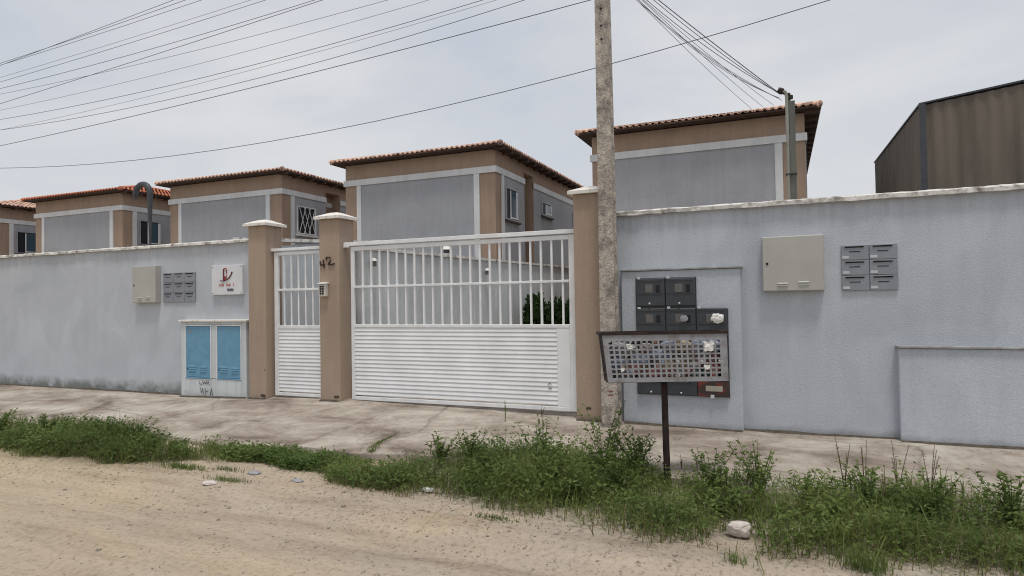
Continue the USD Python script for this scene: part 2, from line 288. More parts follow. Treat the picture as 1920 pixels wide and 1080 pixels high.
def grid(xs, ys, zfun):
    X, Y = np.meshgrid(xs, ys, indexing='ij')
    Z = zfun(X, Y)
    v = np.stack([X.ravel(), Y.ravel(), Z.ravel()], 1)
    n, m = len(xs), len(ys)
    i = (np.arange(n - 1)[:, None] * m + np.arange(m - 1)).ravel()
    return v, np.vstack([np.stack([i, i + m, i + m + 1], 1), np.stack([i, i + m + 1, i + 1], 1)])

def blob(r, seed, rough=0.25, sub=2, scale=(1, 1, 1), freq=2.5):
    s = trimesh.creation.icosphere(subdivisions=sub)
    v = np.array(s.vertices)
    d = 1 + rough * 2 * (meshkit.fbm(v * freq + 10, 3, seed) - 0.5)
    return v * d[:, None] * r * np.array(scale), np.array(s.faces)

def moved(m, t=(0, 0, 0), rz=0.0):
    v, f = m
    c, s = math.cos(rz), math.sin(rz)
    R = np.array([[c, -s, 0], [s, c, 0], [0, 0, 1]])
    return v @ R.T + np.asarray(t, float), f

# ------------------------------------------------------------------ scene helpers
USED = {}
def numbered(parent, name):
    k = (parent, name); n = USED.get(k, 0); USED[k] = n + 1
    return f'{parent}/{name}' if n == 0 else f'{parent}/{name}_{n:03d}'

def tagp(p, label=None, category=None, group=None, kind=None):
    for k, v in (('label', label), ('category', category), ('group', group), ('kind', kind)):
        if v:
            p.SetCustomDataByKey(k, v)

class Thing:
    def __init__(self, name, label, category, at=(0, 0, 0), group=None, kind=None):
        self.at = np.asarray(at, float); self.path = numbered('/World', name)
        x = UsdGeom.Xform.Define(stage, self.path); x.AddTranslateOp().Set(Gf.Vec3d(*map(float, at)))
        self.prim = x.GetPrim(); tagp(self.prim, label, category, group, kind)
    def part(self, name, mesh, material, smooth=False, label=None, parent=None, kind=None, local=False):
        """mesh in world coordinates (or local to the thing when local)"""
        v, f = mesh
        path = numbered(parent or self.path, name)
        m = usdkit.mesh(stage, path, (v if local else v - self.at, f), LOOKS[material], smooth)
        tagp(m.GetPrim(), label, None, None, kind)
        return path

def single(name, mesh, material, label, category, smooth=False, group=None, kind=None, at=None):
    v, f = mesh
    path = numbered('/World', name)
    if at is None:
        at = np.array([v[:, 0].mean(), v[:, 1].mean(), v[:, 2].min()])
    m = usdkit.mesh(stage, path, (v - at, f), LOOKS[material], smooth)
    m.AddTranslateOp().Set(Gf.Vec3d(*map(float, at)))
    tagp(m.GetPrim(), label, category, group, kind)
    return m

def copy_of(src, name, at, label, category, group):
    path = numbered('/World', name)
    x = UsdGeom.Xform.Define(stage, path)
    x.GetPrim().GetReferences().AddInternalReference(src.path)
    x.GetPrim().SetInstanceable(True)
    x.ClearXformOpOrder(); x.AddTranslateOp().Set(Gf.Vec3d(*map(float, at)))
    tagp(x.GetPrim(), label, category, group)

# ------------------------------------------------------------------ terrain
def pave_z(x, y):
    top = np.interp(x, [-20, -10.3, -9, -7.6, -6, -4, -2.3, -0.4, 8], [.13, .150, .150, .185, .225, .195, .155, .125, .125])
    t = np.clip((y + 2.2) / 2.2, 0, 1)
    z = 0.055 + (top - 0.055) * t
    return z + 0.016 * (meshkit.fbm(np.stack([x * 1.4, y * 1.4, x * 0], -1), 4, 3) - 0.5)

def road_z(x, y):
    p = np.stack([x, y, x * 0], -1)
    z = 0.05 * (meshkit.fbm(p * [0.5, 0.9, 1], 3, 11) - 0.5) + 0.022 * (meshkit.fbm(p * 3.0, 4, 12) - 0.5) + 0.010 * (meshkit.fbm(p * 14, 3, 13) - 0.5)
    rut = 1.3 * sum(np.exp(-((y + 0.05 * x + c0) / .20) ** 2) * (.6 + .8 * meshkit.noise(np.stack([x * .9, x * 0 + c0, x * 0], -1), 41)) for c0 in (4.05, 5.25))
    return z - 0.035 * rut + 0.012 * np.sin((y + 0.12 * x) * 3.1)

def pave_edge(x):
    return -2.12 + 0.10 * np.sin(x * 1.3) + 0.06 * np.sin(x * 3.7 + 1) + np.interp(x, [-1.3, -1.1, -0.5, -0.3], [0, .32, .32, 0])

# far ground as one sheet that reaches the horizon (slightly below the detailed sheets)
gx = np.concatenate([[-600, -200, -80, -40], np.linspace(-24, 12, 7), [40, 80, 200, 600]])
gy = np.concatenate([[-600, -200, -60, -25], np.linspace(-12, 12, 5), [25, 60, 200, 600]])
v, f = grid(gx, gy, lambda X, Y: np.full_like(X, -0.12))
single('ground', (v, f), 'sand', 'flat sandy ground running away beyond the street', 'ground', kind='structure', at=np.zeros(3))
xs = np.concatenate([np.arange(-24, -9, 0.10), np.arange(-9, 3, 0.03), np.arange(3, 12.01, 0.10)])
ys = np.concatenate([np.arange(-12, -6.2, 0.2), np.arange(-6.2, -1.55, 0.03)])
single('dirt_road', grid(xs, ys, road_z), 'sand', 'unpaved sandy street in front of the gates', 'road', smooth=True, kind='structure', at=np.zeros(3))
# pavement slab with a broken outer edge that drops to the sand
xs = np.concatenate([np.arange(-24, -9, 0.10), np.arange(-9, 3, 0.04), np.arange(3, 12.01, 0.10)])
tt = np.concatenate([[0, 0], np.linspace(0, 1, 56)])
X, T = np.meshgrid(xs, tt, indexing='ij')
E = pave_edge(X) + 0.025 * (meshkit.noise(np.stack([X * 9, X * 0, X * 0], -1), 4) - 0.5)
Y = E + (0.28 - E) * T
Z = pave_z(X, Y)
Z[:, 0] = -0.10; Y[:, 0] -= 0.025; Z[:, 1] -= 0.012; Y[:, 1] -= 0.014
n, m = X.shape
i = (np.arange(n - 1)[:, None] * m + np.arange(m - 1)).ravel()
single('pavement', (np.stack([X.ravel(), Y.ravel(), Z.ravel()], 1), np.vstack([np.stack([i, i + m, i + m + 1], 1), np.stack([i, i + m + 1, i + 1], 1)])), 'old_concrete',
       'worn stained concrete pavement sloping down from the gates', 'pavement', smooth=40, kind='structure', at=np.zeros(3))
single('courtyard_floor', grid(np.linspace(-24, 12, 13), np.linspace(0.27, 26, 9), lambda X, Y: np.full_like(X, 0.11)), 'old_concrete', 'grey concrete yard floor behind the wall', 'floor', kind='structure', at=np.zeros(3))

# ------------------------------------------------------------------ street walls
def coping(x0, x1, y0, y1, z0, z1, step=0.05, seed=1):
    """hand-trowelled cement cap, uneven along its length"""
    xs = np.linspace(x0, x1, int((x1 - x0) / step) + 2)
    prof = np.array([(y0, z0), (y0, z1 - .015), (y0 + .02, z1), (y1 - .02, z1), (y1, z1 - .015), (y1, z0)])
    v = []
    for x in xs:
        d = (meshkit.fbm(np.array([[x * 7, k * 3.0, seed] for k in range(6)]), 3, seed) - 0.5)
        v.append(np.stack([np.full(6, x), prof[:, 0] + d * .022, prof[:, 1] + d * .016], 1))
    v = np.vstack(v); f = []
    for i in range(len(xs) - 1):
        for k in range(6):
            a, b = i * 6 + k, i * 6 + (k + 1) % 6
            f += [(a, b, b + 6), (a, b + 6, a + 6)]
    L = (len(xs) - 1) * 6
    for k in range(1, 5):
        f += [(0, k + 1, k), (L, L + k, L + k + 1)]
    return v, np.array(f)

t = Thing('street_wall', 'grey roughcast street wall left of the gates, with three dark tone bands at its foot', 'wall', (-11.8, 0.08, 0))
tagp(t.prim, 'grey roughcast street wall left of the gates, behind the blue doors')
t.part('wall_face', box(-24, -7.48, 0.0, 0.16, -0.1, 2.59), 'grey_roughcast_mouldy')
t.part('coping', coping(-24, -7.47, -0.05, 0.21, 2.585, 2.635, seed=2), 'coping_white')
t = Thing('street_wall', 'long grey roughcast street wall right of the concrete pole', 'wall', (2, 0.08, 0))
t.part('wall_face', box(-1.97, 12, 0.0, 0.16, -0.1, 2.60), 'grey_roughcast')
t.part('coping', coping(-1.95, 12, -0.055, 0.21, 2.597, 2.655, seed=3), 'coping_white')

# brown gate pillars
def pillar(x0, x1, zb, zt, label):
    t = Thing('gate_pillar', label, 'pillar', ((x0 + x1) / 2, 0.02, zb - .1), 'brown pillars of the gateway')
    t.part('shaft', box(x0, x1, -0.15, 0.20, zb - .12, zt, .008), 'brown_render')
    o = 0.055
    a, b, c, d = x0 - o, x1 + o, -0.15 - o, 0.20 + o
    cx, cy = (x0 + x1) / 2, 0.025
    pts = [(x, y, zt + .001) for x in (a, b) for y in (c, d)] + [(x, y, zt + .04) for x in (a, b) for y in (c, d)]
    pts += [(x, y, zt + .105) for x in (cx - .07, cx + .07) for y in (cy - .07, cy + .07)]
    t.part('pillar_cap', hull(pts), 'cap_white')
pillar(-7.5, -7.16, 0.19, 2.80, 'brown rendered gate pillar beside the blue doors, with white cap')
pillar(-6.153, -5.80, 0.24, 2.82, 'brown rendered gate pillar carrying the number 42 and the intercom')
pillar(-2.31, -1.955, 0.16, 2.88, 'brown rendered gate pillar standing behind the concrete pole')

def chip(x, z, sx, sz):
    v, f = blob(1, int(abs(x * 100)), .5, 2, (sx, .006, sz), 1.5)
    return v + np.array([x, -.151, z]), f
PILLARS = [stage.GetPrimAtPath('/World/gate_pillar' + q) for q in ('', '_001', '_002')]
def chip_on(k, m):
    at = np.array(PILLARS[k].GetAttribute('xformOp:translate').Get())
    usdkit.mesh(stage, numbered(str(PILLARS[k].GetPath()), 'stain'), (m[0] - at, m[1]), LOOKS['soil_dark'], True)
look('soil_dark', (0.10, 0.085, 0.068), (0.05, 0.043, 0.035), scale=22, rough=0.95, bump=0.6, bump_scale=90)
chip_on(2, chip(-2.16, .30, .035, .018)); chip_on(0, chip(-7.19, .62, .012, .010)); chip_on(0, chip(-7.22, .235, .05, .022)); chip_on(1, chip(-5.87, .275, .05, .02))

# ------------------------------------------------------------------ gates
def slat(x0, x1, zc, h=0.0545, y=0.0):
    """one louvre slat: a folded sheet leaning out at the bottom"""
    pr = [(y + .008, h / 2), (y - .008, h / 2 - .003), (y - .018, -h / 2 + .008), (y - .014, -h / 2), (y + .008, -h / 2 + .004)]
    v = np.array([(x, p[0], zc + p[1]) for x in (x0, x1) for p in pr]); n = len(pr); f = []
    for k in range(n):
        a, b = k, (k + 1) % n
        f += [(a, b, b + n), (a, b + n, a + n)]
    for k in range(1, n - 1):
        f += [(0, k + 1, k), (n, n + k, n + k + 1)]
    return v, np.array(f)

def tilted(m, x0, x1, dz):
    v, f = m
    v = v.copy(); v[:, 2] += dz * (v[:, 0] - x0) / (x1 - x0)
    return v, f

g = Thing('driveway_gate', 'wide white sliding driveway gate with bars above louvred slats', 'gate', (-4.03, 0, .22))
X0, X1 = -5.70, -2.335
W = 'white_paint'
g.part('stile', box(X0, X0 + .055, -.02, .02, .225, 2.415, .004), W)
g.part('stile', box(X1 - .085, X1, -.02, .02, .225, 2.415, .004), W)
g.part('top_rail', box(X0 + .057, X1 - .087, -.022, .022, 2.355, 2.412, .004), W)
g.part('middle_rail', box(X0 + .057, X1 - .087, -.024, .016, 1.822, 1.852, .003), W)
g.part('lower_rail', box(X0 + .057, X1 - .087, -.022, .022, 1.255, 1.300, .004), W)
g.part('bottom_rail', box(X0 + .057, X1 - .087, -.020, .020, .225, .275, .004), W)
bx = np.linspace(X0 + .20, X1 - .17, 22)
for k, x in enumerate(bx):
    w = .0125
    g.part('bar', box(x - w, x + w, -.012, .012, 1.300, 2.355), W)
for k in range(17):
    z = 1.226 - k * 0.0565
    g.part('slat', slat(X0 + .057, X1 - .257, z), 'slat_paint')
g.part('lock_plate', box(X1 - .255, X1 - .087, -.018, .012, .277, 1.253, .003), 'slat_paint', label='smooth white end plate of the gate')
lk = [tube([(-2.72, -.024, .54), (-2.70, -.024, .565), (-2.67, -.024, .55)], .004, 6), box(-2.71, -2.67, -.026, -.018, .50, .508)]
g.part('pull_handle', cat(lk), 'iron_black')
b = Thing('gate_beam', 'white fixed guide beam above the driveway gate', 'beam', (-4.0, 0, 2.42))
b.part('tube_beam', box(-5.795, -2.315, -.045, .03, 2.425, 2.478, .004), W)
b.part('end_bracket', box(-5.797, -5.70, -.06, -.046, 2.405, 2.47, .003), W)

g = Thing('pedestrian_gate', 'narrow white pedestrian gate between two brown pillars', 'gate', (-6.65, 0, .22))
X0, X1 = -7.115, -6.16
g.part('stile', box(X0, X0 + .075, -.02, .02, .225, 2.395, .004), W)
g.part('stile', box(X1 - .06, X1, -.02, .02, .225, 2.395, .004), W)
g.part('top_rail', box(X0 + .077, X1 - .062, -.022, .022, 2.345, 2.392, .004), W)
g.part('middle_rail', box(X0 + .077, X1 - .062, -.024, .016, 1.805, 1.838, .003), W)
g.part('lower_rail', box(X0 + .077, X1 - .062, -.022, .022, 1.235, 1.285, .004), W)
g.part('bottom_rail', box(X0 + .077, X1 - .062, -.02, .02, .228, .275, .004), W)
for x in (-6.93, -6.795, -6.66, -6.525, -6.39, -6.26):
    g.part('bar', box(x - .011, x + .011, -.011, .011, 1.285, 2.345), W)
for k in range(17):
    g.part('slat', slat(X0 + .077, X1 - .062, 1.210 - k * 0.0557), 'slat_paint')
b = Thing('gate_beam', 'white fixed lintel beam above the pedestrian gate', 'beam', (-6.65, 0, 2.41))
b.part('tube_beam', box(-7.158, -6.155, -.045, .03, 2.41, 2.452, .004), W)

# number 42 in wrought strokes and the intercom
yq = -0.162
def stroke(p, r=.0095):
    return tube([(x, yq, z) for x, z in p], r, 6)
t = Thing('house_number', 'black metal house number 42 on the brown pillar', 'house number', (-6.0, -.16, 2.11))
t.part('digit_four', cat([stroke([(-6.128, 2.215), (-6.122, 2.165), (-6.095, 2.155)]), stroke([(-6.122, 2.165), (-6.045, 2.165)]), stroke([(-6.072, 2.235), (-6.060, 2.165), (-6.052, 2.11)])]), 'iron_black')
t.part('digit_two', cat([stroke([(-6.02, 2.225), (-6.018, 2.268), (-5.95, 2.268), (-5.944, 2.21), (-5.985, 2.165)]), stroke([(-5.985, 2.165), (-5.93, 2.16), (-5.87, 2.175)])]), 'iron_black')
t = Thing('intercom', 'small ivory intercom with dark keypad below the number 42', 'intercom', (-6.05, -.18, 1.7))
t.part('case', box(-6.115, -5.985, -.215, -.152, 1.708, 1.885, .008), 'plastic_ivory')
t.part('rain_hood', hull([(-6.125, -.152, 1.886), (-5.975, -.152, 1.886), (-6.125, -.152, 1.912), (-5.975, -.152, 1.912), (-6.125, -.235, 1.886), (-5.975, -.235, 1.886), (-6.125, -.235, 1.895), (-5.975, -.235, 1.895)]), 'plastic_white')
for r in range(4):
    for c in range(2):
        t.part('key', box(-6.092 + c * .04, -6.062 + c * .04, -.222, -.2155, 1.735 + r * .033, 1.760 + r * .033, .002), 'slot_black')

# ------------------------------------------------------------------ left wall fittings
def louvre(x, z, w, y):
    return [hull([(x, y, z), (x + w, y, z), (x, y, z + .014), (x + w, y, z + .014), (x + .006, y - .012, z + .002), (x + w - .006, y - .012, z + .002)])]

def cabinet(x0, x1, z0, z1, label, depth=.10):
    t = Thing('utility_cabinet', label, 'cabinet', ((x0 + x1) / 2, -.05, z0))
    t.part('case', box(x0, x1, -depth + .02, 0.004, z0, z1, .004), 'beige_paint')
    t.part('door', box(x0 + .006, x1 - .006, -depth, -depth + .018, z0 + .006, z1 - .006, .004), 'beige_paint')
    t.part('lock', cyl((x0 + .05, -depth - .006, z0 + .3), (x0 + .05, -depth + .001, z0 + .3), .013, 10), 'slot_black')
    w = x1 - x0
    for k, (fx, fz) in enumerate(((.24, .10), (.24, .14), (.58, .12), (.58, .16))):
        t.part('vent_louvre', cat(louvre(x0 + fx * w, z0 + fz * .55, .11, -depth)), 'beige_paint')
cabinet(-10.14, -9.57, 1.665, 2.285, 'beige metal utility cabinet on the left wall beside the small mailboxes')
cabinet(-.184, .425, 1.66, 2.255, 'beige metal utility cabinet on the right wall beside the mailboxes')

def mailbox_cell(t, x0, x1, z0, z1, depth, tag):
    t.part('body', box(x0, x1, -depth, .003, z0, z1, .003), 'mailbox_grey')
    w, h = x1 - x0, z1 - z0
    t.part('letter_slot', box(x0 + w * .13, x1 - w * .18, -depth - .004, -depth + .001, z1 - h * .17, z1 - h * .08), 'slot_black')
    t.part('name_slot', box(x0 + w * .28, x1 - w * .32, -depth - .003, -depth + .001, z1 - h * .46, z1 - h * .41), 'slot_black')
    t.part('flap', box(x0 + w * .11, x1 - w * .16, -depth - .010, -depth - .0045, z1 - h * .08, z1 - h * .04), 'mailbox_grey')
    if tag:
        t.part('number_tag', box(x0 + w * .02, x0 + w * .28, -depth - .0025, -depth + .001, z0 + h * .10, z0 + h * .28), 'tag_white')

def mailbox_block(x0, x1, z0, z1, nx, ny, depth, group, names, tag):
    w, h = (x1 - x0) / nx, (z1 - z0) / ny
    src = None
    for r in range(ny):
        for c in range(nx):
            a, b = x0 + c * w + .003, x0 + (c + 1) * w - .003
            zz = z1 - (r + 1) * h + .003
            at = (a, 0, zz)
            lab = names(r, c)
            if src is None:
                src = Thing('mailbox', lab, 'mailbox', at, group)
                mailbox_cell(src, a, b, zz, zz + h - .006, depth, tag)
            else:
                copy_of(src, 'mailbox', at, lab, 'mailbox', group)
rowname = ('top', 'middle', 'bottom')
mailbox_block(-9.50, -8.765, 1.665, 2.155, 3, 3, .02, 'small grey mailboxes left of the logo sign',
              lambda r, c: f"small grey mailbox, {rowname[r]} row, {('left', 'middle', 'right')[c]} column, left of the logo sign", False)
mailbox_block(.594, 1.112, 1.652, 2.132, 2, 3, .022, 'grey tagged mailboxes on the right wall',
              lambda r, c: f"grey mailbox with white tag, {rowname[r]} row, {('nearer', 'farther')[c]} column from the right beige cabinet", True)

# logo board
t = Thing('sign_board', 'white company board with a red logo beside the left pillar', 'sign', (-8.05, -.03, 1.77))
t.part('board', box(-8.37, -7.725, -.05, .003, 1.77, 2.235, .004), 'sign_white')
ys_ = -.0545
def flat(pts, y=ys_, r=.008, n=5):
    return tube([(x, y, z) for x, z in pts], r, n)
t.part('logo_stem', box(-8.125, -8.095, ys_, -.0495, 1.985, 2.165), 'sign_dark_red')
t.part('logo_arch', cat([flat([(-8.115, 2.165), (-8.09, 2.185), (-8.055, 2.18), (-8.045, 2.15), (-8.045, 2.01)]), box(-8.095, -8.05, ys_ + .001, -.0495, 2.0, 2.06)]), 'sign_red')
t.part('logo_swoosh', flat([(-8.185, 2.0), (-8.13, 1.985), (-8.06, 2.0), (-8.0, 2.03), (-7.955, 2.075), (-7.93, 2.125)], r=np.array([.004, .009, .010, .010, .009, .012])), 'sign_dark_red')
lt = []
for k, wd in enumerate((.022, .030, .022, .0, .026, .03, .014, .0, .012)):
    if wd:
        x = -8.205 + k * .037
        lt += [box(x, x + wd, ys_, -.0495, 1.905, 1.915), box(x, x + .007, ys_ - .0005, -.0495, 1.905, 1.945), box(x + wd - .007, x + wd, ys_ - .0008, -.0495, 1.905, 1.945)]
t.part('logo_lettering', cat(lt), 'sign_orange')
t.part('logo_block', cat([box(-8.035 + k * .034, -8.007 + k * .034, ys_, -.0495, 1.825, 1.868 - .006 * (k % 2)) for k in range(4)]), 'sign_grey')
for x, z in ((-8.345, 2.21), (-7.75, 2.21), (-8.345, 1.795), (-7.75, 1.795)):
    t.part('fixing_screw', cyl((x, -.056, z), (x, -.048, z), .007, 8), 'sign_grey')

# meter kiosk with blue doors
t = Thing('meter_kiosk', 'low white masonry kiosk with two blue metal doors', 'kiosk', (-8.26, -.06, .1))
fx = [(-8.96, -8.866), (-8.298, -8.190), (-7.668, -7.572)]
t.part('kiosk_body', cat([box(-8.96, -7.572, -.10, .004, -.05, 1.345), box(-8.96, -8.866, -.13, -.098, -.05, 1.345, .004), box(-8.298, -8.190, -.13, -.098, .455, 1.295, .004), box(-7.668, -7.572, -.13, -.098, -.05, 1.345, .004),
                         box(-8.864, -7.670, -.13, -.098, -.05, .445, .004), box(-8.864, -7.670, -.13, -.098, 1.300, 1.345, .004)]), 'box_white')
t.part('shelf_slab', box(-8.985, -7.545, -.165, .004, 1.347, 1.378, .006), 'cap_white')
for n_, (a, b_) in enumerate(((-8.864, -8.300), (-8.188, -7.670))):
    lab = 'blue metal door next to the pillar' if n_ else 'blue metal door with a pale scuff at its top corner'
    dp = t.part('door', box(a + .016, b_ - .016, -.126, -.104, .468, 1.275, .004), 'blue_paint', label=lab)
    for q in (box(a, a + .014, -.138, -.1, .448, 1.297, .003), box(b_ - .014, b_, -.138, -.1, .448, 1.297, .003), box(a + .015, b_ - .015, -.138, -.1, 1.279, 1.297, .003), box(a + .015, b_ - .015, -.138, -.1, .448, .464, .003)):
        t.part('door_frame', q, 'white_paint' if q[0][:, 2].min() > .46 or q[0][:, 2].max() > 1 else 'blue_paint')
    for k in range(3):
        t.part('vent_louvre', cat(louvre(a + .07, .56 + k * .036, .17, -.126)), 'blue_paint', parent=dp)
        t.part('vent_louvre', cat(louvre(a + .07 + .24, .55 + k * .036, .15, -.126)), 'blue_paint', parent=dp)
    t.part('lock', cyl((a + .052, -.132, .60), (a + .052, -.124, .60), .012, 8), 'slot_black', parent=dp)
    if n_ == 0:
        t.part('scuff', box(a + .09, a + .13, -.1275, -.125, 1.16, 1.225), 'mailbox_grey', parent=dp)
gq = -.132
def scr(p):
    return tube([(x, gq, z) for x, z in p], .006, 5)
t.part('graffiti', cat([scr([(-8.55, .42), (-8.55, .36), (-8.50, .36)]), scr([(-8.48, .42), (-8.47, .36), (-8.44, .40), (-8.42, .36), (-8.40, .42)]), scr([(-8.53, .30), (-8.51, .22), (-8.48, .30), (-8.47, .20)]), scr([(-8.43, .30), (-8.43, .17)]),
                        scr([(-8.43, .25), (-8.37, .25), (-8.37, .30), (-8.37, .17)]), scr([(-8.32, .30), (-8.32, .18), (-8.29, .30), (-8.27, .18)]), scr([(-8.40, .36), (-8.36, .41), (-8.34, .35)])]), 'graffiti_ink')

# ------------------------------------------------------------------ right wall: meter panel
t = Thing('meter_wall', 'raised grey masonry slab on the right wall that holds the dark electricity meters', 'wall', (-1.08, -.05, .1))
t.part('panel_face', box(-1.745, -.412, -.10, .004, -.05, 1.925, .005), 'grey_roughcast')
t.part('backing_board', cat([box(-1.575, -.885, -.108, -.098, 1.475, 1.842), box(-1.575, -.548, -.1082, -.098, .49, 1.474)]), 'meter_dark')
t.part('drip_ledge', box(-1.765, -.392, -.125, .004, 1.927, 1.950, .005), 'ledge_grey')
mw, mh = .338, .320
tops = [1.835, 1.488, 1.150, .818]
msrc = None
colname = ('left', 'middle', 'right')
for r in range(4):
    for c in range(3):
        if r == 0 and c == 2:
            continue
        x0 = -1.567 + c * mw; z0 = tops[r] - mh
        lab = (f"dark electricity meter box, {('left', 'right')[c]} one of the top pair" if r == 0 else
               f"dark electricity meter box, {('', 'second', 'third', 'bottom')[r]} row, {colname[c]} column")
        if r == 3 and c == 2:
            m_ = Thing('electricity_meter', 'rust stained electricity meter box with cream label, bottom right corner', 'electricity meter', (x0, -.1, z0), 'dark electricity meter boxes')
            m_.part('case', box(x0 + .003, x0 + mw - .003, -.145, -.097, z0, z0 + mh, .006), 'meter_rust')
            m_.part('paper_label', box(x0 + .09, x0 + .27, -.148, -.1445, z0 + .06, z0 + .12), 'label_cream')
            m_.part('hinge_clip', box(x0 + .14, x0 + .18, -.155, -.12, z0 - .02, z0 + .02, .003), 'tag_white')
            continue
        if msrc is None:
            m_ = msrc = Thing('electricity_meter', lab, 'electricity meter', (x0, -.1, z0), 'dark electricity meter boxes')
            m_.part('case', box(x0 + .003, x0 + mw - .003, -.145, -.097, z0, z0 + mh, .008), 'meter_dark')
            m_.part('cover_rim', cat([box(x0 + .02, x0 + mw - .02, -.151, -.1445, z0 + mh - .03, z0 + mh - .018), box(x0 + .02, x0 + mw - .02, -.151, -.1445, z0 + .14, z0 + .15)]), 'meter_dark')
            m_.part('meter_glass', box(x0 + .11, x0 + .20, -.152, -.1445, z0 + .155, z0 + .25, .003), 'meter_window')
            m_.part('breaker', box(x0 + .235, x0 + .278, -.1535, -.1445, z0 + .155, z0 + .245, .003), 'slot_black')
            m_.part('hinge_clip', box(x0 + .02, x0 + .055, -.154, -.12, z0 + mh - .008, z0 + mh + .018, .003), 'tag_white')
            m_.part('seal', blob(.010, 3), 'tag_white', local=True)
            stage.GetPrimAtPath(m_.path + '/seal').GetAttribute('points').Set(Vt.Vec3fArray.FromNumpy((blob(.011, 3)[0] + np.array([.16, -.056, .03])).astype(np.float32)))
        else:
            copy_of(msrc, 'electricity_meter', (x0, -.1, z0), lab, 'electricity meter', 'dark electricity meter boxes')
def crumple(r, at, seed, scale=(1, 1, 1), rough=.45):
    v, f = blob(r, seed, rough, 2, scale, 3.5)
    return v + np.asarray(at, float), f
single('paper_scrap', crumple(.045, (-1.02, -.17, 1.37), 21, (1, .4, .8)), 'litter_grey', 'crumpled pale scrap stuck on the middle meter above the basket', 'litter')
single('plastic_bag', crumple(.06, (-.66, -.18, 1.375), 22, (1.1, .45, .9)), 'plastic_white', 'torn white plastic hanging on the right meter above the basket', 'plastic bag')
b = Thing('meter_kiosk', 'plain grey masonry box low on the wall at the far right', 'kiosk', (1.7, -.05, .05))
b.part('kiosk_body', box(1.085, 2.35, -.10, .004, -.05, 1.06, .006), 'grey_roughcast')
b.part('shelf_slab', box(1.065, 2.37, -.125, .004, 1.062, 1.086, .005), 'ledge_grey')

# ------------------------------------------------------------------ utility pole
def h_section(w, d, g, s):
    """double-T profile: plain faces to the street, grooves in both sides"""
    a, b = w / 2, d / 2
    return [(-a, -b), (a, -b), (a, -b + s), (a - g, -b + s + .02), (a - g, b - s - .02), (a, b - s), (a, b), (-a, b), (-a, b - s), (-a + g, b - s - .02), (-a + g, -b + s + .02), (-a, -b + s)]
def loft(secs, cz):
    v = np.array([(x + cx, y + cy, z) for sec, (cx, cy, z) in zip(secs, cz) for x, y in sec]); n = len(secs[0]); f = []
    for i in range(len(secs) - 1):
        for k in range(n):
            a, b = i * n + k, i * n + (k + 1) % n
            f += [(a, b, b + n), (a, b + n, a + n)]
    top = (len(secs) - 1) * n
    for tri in ((0, 1, 2), (0, 2, 11), (11, 2, 3), (11, 3, 10), (10, 3, 4), (10, 4, 9), (9, 4, 5), (9, 5, 8), (8, 5, 6), (8, 6, 7)):
        f += [tuple(top + q for q in tri)]
    return v, np.array(f)
pz = np.linspace(-.3, 9.0, 24)
P_ = Thing('utility_pole', 'tall weathered concrete utility pole before the right pillar', 'utility pole', (-1.83, -.30, 0))
def pole_c(z):
    return -1.838 - .004 * (z - .1), -.30
P_.part('pole_shaft', loft([h_section(.190 - .0083 * z, .21 - .008 * z, .03, .05) for z in pz], [(*pole_c(z), z) for z in pz]), 'pole_concrete')
for z in (4.62, 4.78, 4.98, 5.14, 5.6, 5.9):
    c = pole_c(z)
    P_.part('bolt_hole', cyl((c[0], c[1] - .094, z), (c[0], c[1] - .05, z), .013, 8), 'slot_black')
P_.part('paint_mark', cat([box(-1.85, -1.80, -.4055, -.395, .50, .515), box(-1.845, -1.795, -.4055, -.395, .545, .556)]), 'stain_red')
P_.part('crossarm', box(-1.92, -1.80, -.95, .35, 7.0, 7.1, .01), 'pole_concrete')
for k, yy in enumerate((-.85, -.6, .0, .25)):
    P_.part('insulator', cat([cyl((-1.86, yy, 7.1), (-1.86, yy, 7.17), .02), cyl((-1.86, yy, 7.15), (-1.86, yy, 7.22), .035)]), 'cap_white')

# ------------------------------------------------------------------ wires
def wire(pts, r, look_, label, group, ext=None):
    """a sagging wire through given points (x, y, z): a parabola fitted in the vertical plane"""
    pts = np.array(pts, float)
    c = np.polyfit(pts[:, 0], pts[:, 2], min(2, len(pts) - 1)); cy = np.polyfit(pts[:, 0], pts[:, 1], 1)
    x = np.linspace(ext[0], ext[1], 44)
    single('overhead_wire', tube(np.stack([x, np.polyval(cy, x), np.polyval(c, x)], 1), r * .62, 6), look_, label, 'wire', smooth=True, group=group)
ORD = ['lowest', 'second lowest', 'fourth lowest', 'faint third lowest', 'faint fifth lowest', 'sixth lowest', 'seventh lowest', 'eighth lowest', 'ninth lowest', 'tenth lowest', 'third from the top', 'second from the top', 'topmost']
GW = 'wires running left from the concrete pole'
WL = 'thin dark overhead wire running left from the top of the concrete pole'
# (height at x = -38, at -9.945, at -4.3, at the pole)
for k, (za, zb, zc, rr, lk) in enumerate([
        (4.754, 4.905, 5.155, .0075, 'wire_black'), (4.906, 5.03, 5.42, .006, 'wire_black'), (5.129, 5.24, 5.56, .006, 'wire_black'), (5.02, 5.18, 5.50, .004, 'wire_grey'),
        (5.352, 5.47, 5.74, .0045, 'wire_grey'), (5.602, 5.66, 5.85, .005, 'wire_grey'), (5.66, 5.90, 6.22, .0065, 'wire_black'), (5.79, 5.94, 6.25, .006, 'wire_black'),
        (5.99, 6.17, 6.45, .006, 'wire_grey'), (6.07, 6.24, 6.5, .0045, 'wire_grey'), (6.31, 6.50, 6.8, .006, 'wire_grey'), (6.38, 6.62, 7.0, .006, 'wire_black'), (6.43, 6.72, 7.1, .006, 'wire_black')]):
    lab = ORD[k] + ' overhead wire of those running left from the concrete pole'
    wire([(-9.945, -.3, za), (-6.3, -.3, zb), (-1.88, -.3, zc)], rr, lk, lab, GW, (-30, -1.88))
